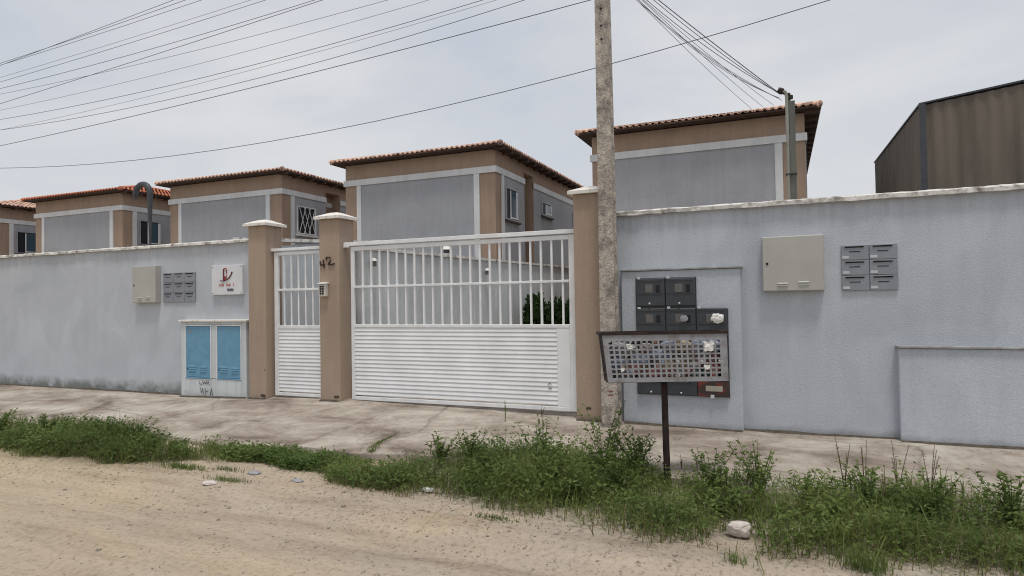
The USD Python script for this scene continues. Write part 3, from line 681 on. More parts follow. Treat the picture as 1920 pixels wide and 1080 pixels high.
wire([(-9.95, .25, 4.19), (-3.5, .25, 4.40), (.275, .25, 4.83)], .0075, 'wire_black', 'single long overhead wire crossing behind the concrete pole', None, (-30, 14))
# service drop to the yard post and to the roof
def drop(a, b, sag, r, look_, label, group):
    a, b = np.array(a, float), np.array(b, float); s = np.linspace(0, 1, 30)[:, None]
    p = a + (b - a) * s; p[:, 2] -= sag * 4 * (s * (1 - s))[:, 0]
    single('service_wire', tube(p, r * .62, 6), look_, label, 'wire', smooth=True, group=group)
GD = 'service wires dropping from the pole to the yard post'
LD = 'dark service wire slanting down from the pole to the yard post'
for k, (h, rr, sg, dy) in enumerate([(5.62, .008, .02, 0), (5.60, .006, .06, .02), (5.54, .006, .10, -.02), (5.50, .005, .16, .03), (5.52, .0045, .20, -.03), (5.44, .0045, .12, .0)]):
    drop((-1.80, -.25, h), (.02 + .02 * (k % 3), .58 + dy, 4.02 - .02 * k), sg, rr, 'wire_black' if k < 3 else 'wire_grey', ('thickest uppermost', 'second uppermost', 'third', 'fourth', 'slackest', 'lowest steep')[k] + ' service wire slanting down from the pole to the yard post', GD)
for k, (e, h) in enumerate([((-.46, 5.75, 5.30), 5.48), ((-.25, 5.75, 5.31), 5.52), ((-.05, 5.75, 5.31), 5.50)]):
    drop((-1.80, -.25, h), e, .05, .006, 'wire_grey', ('leftmost', 'middle', 'rightmost')[k] + ' thin grey wire slanting from the pole to the right house roof', 'thin wires to the right house roof')

# yard post and gooseneck
t = Thing('service_post', 'slim grey concrete service post with pale conduit before the right house', 'post', (.15, .6, .1))
t.part('post_shaft', box(.128, .198, .56, .66, .1, 3.90, .006), 'post_concrete')
t.part('conduit', tube([(.110, .55, .12), (.110, .55, 3.95), (.10, .545, 4.0), (.075, .54, 4.02)], .018, 10), 'pipe_pale', smooth=50)
t.part('clamp_band', box(.08, .205, .527, .665, 3.03, 3.045, .002), 'pipe_dark')
t.part('wire_clamp', cat([blob(.035, 5)[0:2]]), 'iron_black', local=True)
stage.GetPrimAtPath(t.path + '/wire_clamp').GetAttribute('points').Set(Vt.Vec3fArray.FromNumpy((cat([(blob(.036, 5, .5)[0] + [-.105, -.04, 3.93], blob(.036, 5, .5)[1])])[0]).astype(np.float32)))
t.part('insulator_rack', cat([cyl((.13, .60, 3.9), (.13, .60, 4.0), .022, 8), cyl((.10, .57, 3.99), (.05, .57, 4.02), .018, 8), cyl((.145, .60, 3.93), (.145, .60, 3.97), .035, 8)]), 'iron_black')
t = Thing('entrance_pipe', 'thick dark hooked cable entrance pipe above the left wall', 'pipe', (-10.6, .6, .1))
th = np.linspace(0, np.pi, 12)
arc = [(-10.60, .6, .12), (-10.60, .6, 2.4)] + [(-10.79 + .19 * math.cos(a), .6, 3.665 + .19 * math.sin(a)) for a in th] + [(-10.98, .6, 3.58)]
t.part('pipe_bend', tube(arc, .052, 12), 'pipe_dark', smooth=50)

# ------------------------------------------------------------------ houses
HW, HD = 4.25, 6.8
def barrel_roof(x0, x1, y0, y1, ze, slope):
    """hip roof of barrel tiles laid course by course"""
    xm = (x0 + x1) / 2; hw = (x1 - x0) / 2
    parts = []
    pitch, course = .135, .36
    def column(origin, along, up, s, tmax):
        # one column of half-round tiles climbing the slope
        n = max(1, int(math.ceil(tmax / course)))
        th = np.linspace(0, np.pi, 6)
        for q in range(n):
            t0, t1 = q * course, min((q + 1) * course + .03, tmax)
            if t1 - t0 < .02:
                continue
            rings = []
            for tt_, rr, lift in ((t0, .064, .018), (t1, .054, .002)):
                c = origin + along * s + up * tt_
                ring = c[None] + along[None] * (np.cos(th) * rr)[:, None] + np.array([0, 0, 1.0])[None] * (np.sin(th) * rr * .85 + lift + slope * tt_)[:, None]
                rings.append(ring)
            v = np.vstack(rings); f = []
            for k in range(5):
                f += [(k, k + 1, k + 7), (k, k + 7, k + 6)]
            c = origin + along * s + up * t0
            th_in = c[None] + along[None] * (np.cos(th) * .036)[:, None] + np.array([0, 0, 1.0])[None] * (np.sin(th) * .026 + .016 + slope * t0)[:, None]
            if q == 0:
                v = np.vstack([v, th_in])
                for k in range(5):
                    f += [(k, 12 + k, 13 + k), (k, 13 + k, k + 1)]
            parts.append((v, np.array(f)))
    Z = np.array([0, 0, ze])
    for (o, al, up, L) in ((np.array([x0, y0, ze]), np.array([1., 0, 0]), np.array([0, 1., 0]), x1 - x0), (np.array([x1, y1, ze]), np.array([-1., 0, 0]), np.array([0, -1., 0]), x1 - x0)):
        for s in np.arange(pitch / 2, L, pitch):
            column(o, al, up, s, min(s, L - s, hw))
    for (o, al, up, L) in ((np.array([x1, y0, ze]), np.array([0, 1., 0]), np.array([-1., 0, 0]), y1 - y0), (np.array([x0, y1, ze]), np.array([0, -1., 0]), np.array([1., 0, 0]), y1 - y0)):
        for s in np.arange(pitch / 2, L, pitch):
            column(o, al, up, s, min(s, L - s, hw))
    zr = ze + slope * hw
    caps = [tube([c, (xm, yy, zr + .015)], .066, 8) for c, yy in (((x0 + .03, y0 + .03, ze + .03), y0 + hw), ((x1 - .03, y0 + .03, ze + .03), y0 + hw), ((x0 + .03, y1 - .03, ze + .03), y1 - hw), ((x1 - .03, y1 - .03, ze + .03), y1 - hw))]
    caps.append(tube([(xm, y0 + hw, zr + .03), (xm, y1 - hw, zr + .015)], .066, 8))
    deck = hull([(x, y, ze - q) for x in (x0 + .02, x1 - .02) for y in (y0 + .02, y1 - .02) for q in (0.0, .02)] + [(xm, y0 + hw, zr - .02), (xm, y1 - hw, zr - .02)])
    return cat(parts), cat(caps), deck

def house(x0, label, grille=False, clay='roof_clay'):
    h = Thing('house', label, 'house', (x0, 6, 0), 'row of two storey brown and grey houses')
    x1, y0, y1, zt = x0 + HW, 6.0, 6.0 + HD, 5.16
    ra, rb, rd = y0 + 1.82, y0 + 2.48, .32                      # recessed strip in the side wall
    def g_(*a, **k): return box(*a, **k)
    h.part('wall', cat([g_(x0, x1, y0, ra, .05, zt), g_(x0, x1 - rd, ra, rb, .05, zt), g_(x0, x1, rb, y1, .05, zt), g_(x1 - rd, x1, ra, rb, 4.93, zt)]), 'house_brown')
    # front: grey field framed in white
    h.part('front_panel', g_(x0 + .49, x0 + 3.70, y0 - .012, y0 + .02, .06, 4.618), 'house_grey')
    h.part('white_strip', g_(x0 + .36, x0 + .488, y0 - .03, y0 + .02, .06, 4.618), 'house_white')
    h.part('white_strip', g_(x0 + 3.702, x0 + 3.845, y0 - .03, y0 + .02, .06, 4.618), 'house_white')
    h.part('white_band', g_(x0 - .04, x1 + .04, y0 - .04, y0 + .02, 4.62, 4.768), 'house_white')
    h.part('white_band', g_(x1 - .02, x1 + .04, y0 + .022, ra, 4.62, 4.766), 'house_white')
    h.part('white_band', g_(x1 - .02, x1 + .04, rb, y1 + .04, 4.62, 4.766), 'house_white')
    h.part('white_band', g_(x1 - rd - .02, x1 - rd + .03, ra + .002, rb - .002, 4.56, 4.70), 'house_white')
    # side: corner strip and grey fields
    h.part('white_strip', g_(x1 - .02, x1 + .03, y0 + .33, y0 + .46, .06, 4.618), 'house_white')
    h.part('side_panel', g_(x1 - .02, x1 + .012, y0 + .462, ra - .004, .06, 4.618), 'house_grey')
    h.part('side_panel', g_(x1 - .02, x1 + .012, rb + .004, y1 - .3, .06, 4.618), 'house_grey')
    def window(a, b, z0, z1, open_=False):
        X = x1 + .012
        fr = h.part('window', cat([g_(X - .01, X + .028, a, a + .03, z0, z1), g_(X - .01, X + .028, b - .05, b, z0, z1), g_(X - .01, X + .028, a + .03, b - .05, z1 - .03, z1), g_(X - .01, X + .028, a + .03, b - .05, z0, z0 + .03)]), 'window_frame' if not grille else 'white_paint')
        h.part('reveal', g_(X - .008, X + .004, a + .03, b - .05, z0 + .03, z1 - .03), 'window_dark', parent=fr)
        if not grille:
            m, w_ = a + (b - a) * .36, b - a
            h.part('sash', cat([g_(X + .004, X + .024, m, m + .03, z0 + .04, z1 - .05), g_(X + .004, X + .024, b - .10 * w_ - .05, b - .052, z0 + .05, z1 - .05), g_(X + .004, X + .022, m + .03, b - .10 * w_ - .05, z0 + .05, z0 + .085)]), 'white_paint', parent=fr)
            h.part('pane', g_(X + .005, X + .012, m + .032, b - .10 * w_ - .053, z0 + .088, z1 - .055), 'pane_glass', parent=fr)
        else:
            r = .008
            L = []
            for k in range(1, 4):
                yy = a + (b - a) * k / 4; zz = z0 + (z1 - z0) * k / 4
                L.append(tube([(X + .04, yy - .13, z0 + .03), (X + .04, yy + .13, z1 - .03)], r, 6)); L.append(tube([(X + .044, yy + .13, z0 + .03), (X + .044, yy - .13, z1 - .03)], r, 6))
            L += [tube([(X + .042, a, z0 + .02), (X + .042, b, z0 + .02)], r, 6), tube([(X + .042, a, z1 - .02), (X + .042, b, z1 - .02)], r, 6)]
            h.part('grille', cat(L), 'white_paint', parent=fr)
        h.part('sill', hull([(X - .01, a - .05, z0 - .06), (X - .01, b + .05, z0 - .06), (X - .01, a - .05, z0 - .002), (X - .01, b + .05, z0 - .002), (X + .075, a - .05, z0 - .06), (X + .075, b + .05, z0 - .06), (X + .075, a - .05, z0 - .02), (X + .075, b + .05, z0 - .02)]), 'eave_wood' if not grille else 'house_white', parent=fr)
    window(y0 + .56, y0 + 1.34, 3.58, 4.37)
    if not grille:
        window(y0 + 3.10, y0 + 3.92, 3.98, 4.36)
        window(y0 + 5.95, y0 + 6.35, 3.60, 4.37)
    ov, ze, sl = .30, 5.20, .262
    tiles, caps, deck = barrel_roof(x0 - ov, x1 + ov, y0 - ov, y1 + ov, ze, sl)
    rp = h.part('roof', deck, 'eave_wood')
    h.part('roof_tiles', tiles, clay, smooth=40, parent=rp, kind='stuff')
    h.part('hip_tiles', caps, clay, smooth=50, parent=rp)
    for y in np.arange(y0 - .1, y1 + .2, .52):
        h.part('rafter', g_(x1 + .002, x1 + ov - .03, y, y + .05, ze - .085, ze - .021), 'eave_wood', parent=rp)
    return h
hs = house(-10.35, 'brown and grey house behind the driveway gate, with a blue glazed side window')
GH = 'row of two storey brown and grey houses'
copy_of(hs, 'house', (-3.76, 6, 0), 'brown and grey house right of the concrete pole, behind the service post', 'house', GH)
house(-16.72, 'brown and grey house with a white window grille, above the pedestrian gate', True)
house(-23.05, 'house with bright orange tiles behind the dark hooked pipe', clay='roof_clay_orange')
copy_of(hs, 'house', (-29.35, 6, 0), 'farthest house of the row, at the left edge', 'house', GH)

# ------------------------------------------------------------------ court inside the gate
A, B = np.array([-5.75, .30]), np.array([-4.25, 14.0])
d_ = (B - A) / np.linalg.norm(B - A); n_ = np.array([-d_[1], d_[0]])
def strip_wall(a, b, w0, w1, z0, z1):
    return hull([(*(a + n_ * w), z) for w in (w0, w1) for z in (z0, z1)] + [(*(b + n_ * w), z) for w in (w0, w1) for z in (z0, z1)])
t = Thing('court_wall', 'pale grey court wall running back behind the driveway gate', 'wall', (-5.4, 4, .1))
t.part('wall_face', strip_wall(A, B, 0, .14, .05, 2.40), 'court_roughcast')
t.part('coping', strip_wall(A, B, -.03, .17, 2.402, 2.45), 'coping_white')
t = Thing('court_wall', 'short pale wall with white coping seen through the pedestrian gate', 'wall', (-7.7, 1.6, .1))
t.part('wall_face', box(-9.6, -6.3, 1.6, 1.74, .05, 2.68), 'court_roughcast')
t.part('coping', hull([(x, y, z + (2.90 if x < -9 else 2.66) - 2.66) for x in (-9.6, -6.3) for y in (1.56, 1.78) for z in (2.60, 2.66)]), 'coping_white')
def wall_lamp(p, z, label):
    t = Thing('wall_lamp', label, 'lamp', (p[0], p[1], z), 'small white lamps on the court wall')
    q = np.array([p[0] + .03, p[1]])
    t.part('lamp_shade', hull([(q[0] + .06 * math.cos(a), q[1] + .06 * math.sin(a), z + .05) for a in np.linspace(0, 6.28, 10)] + [(q[0] + .03 * math.cos(a), q[1] + .03 * math.sin(a), z + .10) for a in np.linspace(0, 6.28, 8)]), 'plastic_white')
    t.part('lamp_glass', cyl((q[0], q[1], z - .03), (q[0], q[1], z + .048), .045, 10), 'meter_window')
    t.part('bracket', box(q[0] - .06, q[0], q[1] - .012, q[1] + .012, z + .045, z + .06), 'iron_black')
def on_wall(y, off=-.05):
    p = A + d_ * ((y - A[1]) / d_[1]); return p - n_ * (-off) * -1 if False else p + n_ * off
wall_lamp(on_wall(.47, -.06), 2.18, 'small white shaded lamp on the court wall close to the pillar with the number 42')
wall_lamp(on_wall(3.75, -.06), 2.15, 'small white lamp fixed below the coping midway along the court wall')
pz_ = on_wall(2.6, .07)
t = Thing('wall_lamp', 'white capped lantern standing on top of the court wall', 'lamp', (pz_[0], pz_[1], 2.45))
t.part('lamp_base', cyl((pz_[0], pz_[1], 2.45), (pz_[0], pz_[1], 2.475), .07, 10), 'plastic_white')
t.part('lamp_glass', cyl((pz_[0], pz_[1], 2.476), (pz_[0], pz_[1], 2.545), .055, 10), 'meter_dark')
t.part('lamp_shade', hull([(pz_[0] + .10 * math.cos(a), pz_[1] + .10 * math.sin(a), 2.546) for a in np.linspace(0, 6.28, 12)] + [(pz_[0] + .045 * math.cos(a), pz_[1] + .045 * math.sin(a), 2.615) for a in np.linspace(0, 6.28, 10)]), 'plastic_white')

# shrubs in the court
def leaf_quads(c, d, w, l, seed=None):
    """leaves at points c, pointing along d: two-triangle blades with a fold"""
    n = len(c)
    side = np.cross(d, [0, 0, 1.0] + rng.normal(0, .45, size=(n, 3))); side /= np.linalg.norm(side, axis=1, keepdims=True)
    l = np.broadcast_to(l, n)[:, None]; w = np.broadcast_to(w, n)[:, None]
    up = np.cross(side, d)
    a = c; t_ = c + d * l; m1 = c + d * l * .45 + side * w + up * w * .35; m2 = c + d * l * .45 - side * w + up * w * .35
    v = np.stack([a, m1, t_, m2], 1).reshape(-1, 3); i = np.arange(n) * 4
    return v, np.vstack([np.stack([i, i + 1, i + 2], 1), np.stack([i, i + 2, i + 3], 1)])
def shrub(x, y, r, h, label):
    t = Thing('shrub', label, 'shrub', (x, y, .11), 'shrubs in the court')
    st = []
    for k in range(7):
        a = rng.uniform(0, 6.28); st.append(tube([(x, y, .1), (x + .3 * r * math.cos(a), y + .3 * r * math.sin(a), .1 + h * .5), (x + .7 * r * math.cos(a), y + .7 * r * math.sin(a), .1 + h * .85)], np.array([.018, .012, .006]), 5))
    t.part('stem', cat(st), 'stalk_brown')
    n = 2600
    p = rng.normal(size=(n, 3)); p /= np.linalg.norm(p, axis=1, keepdims=True)
    p *= (rng.uniform(.25, 1, n) ** .5)[:, None]
    lump = meshkit.fbm(p * 2.2 + x, 3, 5)[:, None] * .7 + .65
    c = p * lump * [r, r, h * .5] + [x, y, .12 + h * .52]
    d = p * .5 + rng.normal(size=(n, 3)) * .5 + [0, 0, .5]; d /= np.linalg.norm(d, axis=1, keepdims=True)
    t.part('foliage', leaf_quads(c, d, rng.uniform(.02, .035, n), rng.uniform(.08, .15, n)), 'shrub_leaf', kind='stuff')
shrub(-4.76, 5.0, .26, 1.62, 'dark green shrub in the court, leftmost seen through the gate bars')
shrub(-4.36, 5.15, .30, 1.50, 'green shrub in the court, middle one behind the gate bars')
shrub(-3.92, 5.1, .28, 1.52, 'dark shrub in the court half hidden by the right gate pillar')

# building at the far right
t = Thing('shed_building', 'tall drab brown clad building behind the right wall', 'building', (4.4, 6.5, 0))
xx = np.arange(4.2, 9.52, .04)
def corr(ys, f_):
    v = []
    for yv in ys:
        w_ = .012 * math.sin(yv * 2 * math.pi / .18)
        v.append((2.1 + w_, yv))
    return v
sy = np.arange(4.2, 9.5, .03); zt_ = 4.59 + .02 * (sy - 4.2)
v = np.array([(2.1 + .012 * math.sin(q * 2 * math.pi / .18), q, z) for q, zz in zip(sy, zt_) for z in (.05, zz)])
f = np.array([tri for i in range(len(sy) - 1) for tri in ((2 * i, 2 * i + 1, 2 * i + 3), (2 * i, 2 * i + 3, 2 * i + 2))])
t.part('side_cladding', (v, f), 'siding')
t.part('wall', box(2.13, 7.5, 4.24, 9.5, .05, 4.58), 'siding')
sx = np.arange(2.10, 7.5, .03)
v = np.array([(q, 4.205 + .012 * math.sin(q * 2 * math.pi / .18), z) for q in sx for z in (.05, 4.585 + .118 * (q - 2.1))])
f = np.array([tri for i in range(len(sx) - 1) for tri in ((2 * i, 2 * i + 2, 2 * i + 3), (2 * i, 2 * i + 3, 2 * i + 1))])
t.part('front_cladding', (v, f), 'siding')
t.part('corner_flashing', box(2.07, 2.16, 4.165, 4.19, .05, 4.60), 'pipe_dark')
t.part('roof', hull([(x, y, z) for y in (4.17, 9.53) for x, z in ((2.075, 4.62 + (.085 if y > 5 else -.02)), (7.6, 5.3), (2.075, 4.645 + (.085 if y > 5 else -.02)), (7.6, 5.33))]), 'pipe_dark')

# ------------------------------------------------------------------ litter basket on its post
cy_, sy_ = math.cos(YAW), math.sin(YAW)
R_ = np.array([cy_, sy_, 0]); F_ = np.array([-sy_, cy_, 0]); BC = np.array([-.935, -1.975, 0])
def L2W(u, w, z):
    return BC + R_ * u + F_ * w + np.array([0, 0, z])
t = Thing('litter_basket', 'raised perforated metal litter basket on a dark post, full of rubbish', 'litter basket', BC)
FW, BW = -.10, .11
def panel(c00, c10, c11, c01, nx, ny, bx_, by_, th_=.003):
    """punched sheet: solid margins and a lattice left between square holes"""
    c00, c10, c11, c01 = map(np.asarray, (c00, c10, c11, c01))
    nrm = np.cross(c10 - c00, c01 - c00); nrm /= np.linalg.norm(nrm)
    def P(s, q): return (c00 * (1 - s) + c10 * s) * (1 - q) + (c01 * (1 - s) + c11 * s) * q
    W_ = np.linalg.norm(c10 - c00); H_ = np.linalg.norm(c01 - c00)
    mx, my = .045 / W_, .040 / H_
    S = [0]; fs = [True]
    ps, pq = (1 - 2 * mx) / nx, (1 - 2 * my) / ny
    def edges(m, n, p, bar):
        e = [0, m]
        for k in range(n):
            e.append(m + p * k + p * (1 - bar)); e.append(m + p * (k + 1))
        e[-1] = 1.0
        return e        # solid, hole, solid, hole ... solid
    es, eq = edges(mx, nx, ps, bx_), edges(my, ny, pq, by_)
    out = []
    def quad(s0, s1, q0, q1, off):
        a = [P(s0, q0), P(s1, q0), P(s1, q1), P(s0, q1)]
        v = np.array([p + nrm * o for o in (off, off + th_) for p in a])
        return v, np.array([(0, 2, 1), (0, 3, 2), (4, 5, 6), (4, 6, 7), (0, 1, 5), (0, 5, 4), (1, 2, 6), (1, 6, 5), (2, 3, 7), (2, 7, 6), (3, 0, 4), (3, 4, 7)])
    for k in range(0, len(es) - 1, 2):
        out.append(quad(es[k], es[k + 1], 0, 1, 0))
    for k in range(0, len(eq) - 1, 2):
        for j in range(1, len(es) - 2, 2):
            out.append(quad(es[j], es[j + 1], eq[k], eq[k + 1], 0.0004))
    return cat(out)
tl, tr_, bl, br = -.560, .500, -.515, .508
zt_, zb_ = 1.296, .893
t.part('front_panel', panel(L2W(bl, FW, zb_), L2W(br, FW, zb_), L2W(tr_, FW, zt_), L2W(tl, FW, zt_), 20, 8, .34, .34), 'basket_metal')
t.part('back_panel', panel(L2W(br, BW, zb_), L2W(bl, BW, zb_), L2W(tl, BW, zt_), L2W(tr_, BW, zt_), 20, 8, .42, .40), 'rust_dark')  # back, sides and bottom coloured near black to paint shade inside the basket
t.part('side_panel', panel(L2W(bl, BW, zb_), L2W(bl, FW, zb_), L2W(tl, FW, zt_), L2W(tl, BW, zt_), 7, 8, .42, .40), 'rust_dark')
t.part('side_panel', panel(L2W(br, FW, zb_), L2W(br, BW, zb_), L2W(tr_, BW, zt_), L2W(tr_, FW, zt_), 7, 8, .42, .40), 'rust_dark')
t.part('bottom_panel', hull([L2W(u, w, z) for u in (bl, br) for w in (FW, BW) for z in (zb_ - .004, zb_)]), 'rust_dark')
def obox(u0, u1, w0, w1, z0, z1):
    return hull([L2W(u, w, z) for u in (u0, u1) for w in (w0, w1) for z in (z0, z1)])
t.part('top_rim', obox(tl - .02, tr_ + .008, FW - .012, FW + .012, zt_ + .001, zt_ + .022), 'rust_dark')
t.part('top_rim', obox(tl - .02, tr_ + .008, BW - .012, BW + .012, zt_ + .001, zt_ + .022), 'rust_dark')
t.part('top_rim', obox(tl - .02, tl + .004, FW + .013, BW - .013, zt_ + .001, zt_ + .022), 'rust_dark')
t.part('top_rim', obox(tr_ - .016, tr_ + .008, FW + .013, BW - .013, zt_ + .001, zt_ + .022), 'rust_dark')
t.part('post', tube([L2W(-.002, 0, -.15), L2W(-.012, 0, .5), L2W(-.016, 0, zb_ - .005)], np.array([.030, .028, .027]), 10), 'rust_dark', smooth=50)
# rubbish in the basket, a thing each
GL = 'rubbish lying in the basket'
kinds = [('litter_grey', 'crumpled grey bag among the rubbish in the basket'), ('litter_tan', 'crumpled tan paper among the rubbish in the basket'), ('litter_red', 'crumpled reddish wrapper among the rubbish in the basket'),
         ('litter_blue', 'crumpled bluish bag among the rubbish in the basket'), ('litter_green', 'crumpled greenish wrapper among the rubbish in the basket'), ('paper_white', 'crumpled white paper among the rubbish in the basket')]
pos = [(-.36, .97, 0), (-.22, 1.08, 3), (-.10, 1.12, 3), (-.02, 1.10, 3), (.10, 1.05, 1), (.18, 1.08, 1), (.05, 1.15, 0), (.22, 1.16, 0), (.30, 1.05, 2), (.42, 1.08, 2), (-.12, .95, 2), (-.28, 1.0, 2), (.36, .96, 4), (.22, .95, 4), (-.40, 1.14, 0), (-.30, 1.16, 0),
       (.08, .96, 0), (.0, .97, 2), (-.42, .96, 4), (-.05, 1.04, 0), (.40, 1.18, 3), (.13, 1.02, 5), (.24, 1.03, 5), (-.18, .94, 5), (-.36, 1.03, 5), (.30, 1.20, 3)]
pos += [(-.47, 1.05, 3), (-.16, 1.18, 0), (.03, 1.20, 3), (.15, 1.19, 1), (.46, 1.0, 2), (.45, .95, 4), (-.24, 1.02, 1), (.33, 1.12, 0), (-.46, 1.18, 0), (-.08, .97, 5), (.16, .97, 2), (.0, 1.03, 1)]
for k, (u, z, q) in enumerate(pos):
    u = float(np.clip(u, -.40, .40))
    w = rng.uniform(FW + .07, FW + .13)
    r = rng.uniform(.05, .075) if q != 5 else .035
    single('rubbish', crumple(r, L2W(u, w, z), 40 + k, (1.15, .8, .75)), kinds[q][0], kinds[q][1], 'rubbish', group=GL + ', ' + kinds[q][0].split('_')[1])
for k in range(16):
    u, z = rng.uniform(-.46, .48), rng.choice([.945, .99, 1.02, 1.06, 1.20, 1.235])
    single('rubbish', crumple(rng.uniform(.014, .024), L2W(u, FW + .02, z), 140 + k), ('plastic_white', 'litter_red', 'litter_blue', 'litter_tan', 'litter_green', 'plastic_white')[k % 6], 'small bright scrap pressed against the mesh of the basket', 'rubbish', group='small scraps pressed against the basket mesh')
def sheet_scrap(u, z, w, h, seed, fw=FW - .012):
    n = 9
    U, V = np.meshgrid(np.linspace(-.5, .5, n), np.linspace(-.5, .5, n), indexing='ij')
    nz_ = .4 * meshkit.fbm(np.stack([U * 5 + seed, V * 5, U * 0], -1), 3, seed) - .5
    rad = 1 - .5 * (meshkit.noise(np.stack([np.arctan2(V, U) * 1.8, U * 0 + seed, U * 0], -1), seed) - .2) * (np.maximum(abs(U), abs(V)) > .4)
    pts = np.array([L2W(u + a * w * c, fw - .03 * b_ - .004, z + d * h * c) for a, d, b_, c in zip(U.ravel(), V.ravel(), nz_.ravel(), rad.ravel())])
    back = pts + F_ * .003
    i = (np.arange(n - 1)[:, None] * n + np.arange(n - 1)).ravel()
    f1 = np.vstack([np.stack([i, i + n, i + n + 1], 1), np.stack([i, i + n + 1, i + 1], 1)])
    return np.vstack([pts, back]), np.vstack([f1, f1[:, ::-1] + n * n])
single('paper_sheet', sheet_scrap(-.325, 1.195, .066, .052, 3), 'paper_white', 'square white paper stuck in the left of the basket front', 'paper')
single('plastic_bag', sheet_scrap(.345, 1.185, .10, .095, 4), 'plastic_white', 'torn white plastic poking through the upper right of the basket front', 'plastic bag')
single('plastic_scrap', sheet_scrap(.325, 1.012, .05, .045, 6), 'plastic_white', 'small white scrap low on the right of the basket front', 'plastic scrap')
single('plastic_scrap', sheet_scrap(-.39, 1.0, .036, .03, 8), 'plastic_white', 'small white scrap low on the left of the basket front', 'plastic scrap')

# ------------------------------------------------------------------ stones and litter on the ground
v, f = blob(.085, 31, .35, 3, (1.0, .8, .62), 1.6)
single('rubble_lump', (v * .95 + [-.30, -3.02, .045], f), 'rubble_white', 'pale lumpy chunk of rubble in the grass at the right', 'rubble', smooth=45)
v, f = blob(.05, 33, .2, 3, (1.0, .7, .40), 1.6)
single('plastic_cup', (v + [-2.74, -2.95, .045], f), 'plastic_white', 'small crushed white cup at the grass edge below the driveway', 'cup', smooth=45)
for (x, y, s, l_, lk) in ((-2.84, -2.93, .04, 'small pale chip beside the crushed white cup', 'pebble'), (-4.62, -2.95, .055, 'flat bluish grey chip on the sand at the left', 'litter_grey'), (-4.05, -3.02, .05, 'grey chip on the sand below the low grass', 'litter_grey'), (-4.75, -3.35, .06, 'broad pale chip half sunk in the sand at the left', 'rubble_white')):
    v, f = blob(s, int(100 + 10 * x * y), .35, 2, (1.2, .8, .3), 1.8)
    single('stone_chip', (v + [x, y, float(road_z(np.array([x]), np.array([y]))[0]) + s * .12], f), lk, l_, 'stone', smooth=45)
n = 9000
px = rng.uniform(-9, 3, n); py = -1.9 - np.abs(rng.normal(0, 1.3, n)) - rng.uniform(0, .6, n)
keep = (meshkit.fbm(np.stack([px * .8, py * 1.2, px * 0], -1), 3, 17) > rng.uniform(.30, .72, n)) & (py > -6.2)
px, py = px[keep], py[keep]; n = len(px)
sz = np.clip(rng.lognormal(-5.35, .55, n), .002, .022)
base = trimesh.creation.icosphere(subdivisions=0); bv = np.array(base.vertices); bf = np.array(base.faces)
vv = bv[None] * (sz[:, None, None] * np.array([1, 1, .6]) * rng.uniform(.6, 1.3, (n, 12, 1))) + np.stack([px, py, road_z(px, py) + sz * .2], 1)[:, None]
single('gravel', (vv.reshape(-1, 3), (bf[None] + (np.arange(n) * 12)[:, None, None]).reshape(-1, 3)), 'pebble', 'small stones scattered over the sandy street', 'gravel', kind='stuff', at=np.zeros(3))

# ------------------------------------------------------------------ verge: grass, weeds, dry stalks
LOWX = np.array([-16, -10, -8, -6.35, -5.5, -4.75, -4.0, -3.2, -2.5, -1.77, -1.1, -.56, -.08, .4, .8, 2, 4, 12])
LOWY = np.array([-3.1, -3.15, -3.15, -3.1, -2.85, -2.62, -2.78, -3.06, -3.0, -3.16, -3.38, -3.36, -3.28, -3.05, -3.22, -3.1, -3.0, -3.0])
UPX = np.array([-16, -8, -6.5, -5.6, -4.6, -3.5, -2.7, -1.3, -.9, -.3, .4, 1, 12])
UPY = np.array([-2.2, -2.25, -2.3, -2.45, -2.2, -2.15, -1.80, -1.75, -2.05, -1.95, -1.9, -1.85, -1.8])
HTX = np.array([-16, -8, -7.2, -6.2, -5.7, -5.2, -4.0, -3.6, -3.0, -2.4, -1.6, -1.0, -.6, 0, .8, 2, 12])
HTY = np.array([.24, .26, .28, .25, .17, .13, .11, .13, .22, .28, .32, .22, .26, .28, .26, .26, .26])
def ground_z(x, y):
    return np.where(y > pave_edge(x), pave_z(x, y), road_z(x, y))
def blades(x, y, h, w, lean=1.35):
    n = len(x)
    z = ground_z(x, y) - .01
    a = rng.uniform(0, 2 * np.pi, n); dirn = np.stack([np.cos(a), np.sin(a), np.zeros(n)], 1)
    b = a + np.pi / 2 + rng.normal(0, .4, n); side = np.stack([np.cos(b), np.sin(b), np.zeros(n)], 1)
    ln = np.abs(rng.normal(0, lean, n))[:, None]
    root = np.stack([x, y, z], 1); h = h[:, None]; w = w[:, None]
    p1 = root + dirn * h * ln * .25 + [0, 0, 1] * h * .5
    p2 = root + dirn * h * ln * .62 + [0, 0, 1] * h * (.86 - .12 * ln)
    p3 = root + dirn * h * ln * 1.05 + [0, 0, 1] * h * (1.02 - .32 * ln)
    v = np.stack([root - side * w * .5, root + side * w * .5, p1 - side * w * .5, p1 + side * w * .5, p2 - side * w * .32, p2 + side * w * .32, p3], 1).reshape(-1, 3)
    i = np.arange(n)[:, None] * 7
    f = np.concatenate([i + np.array(t_) for t_ in ((0, 1, 3), (0, 3, 2), (2, 3, 5), (2, 5, 4), (4, 5, 6))])
    return v, f
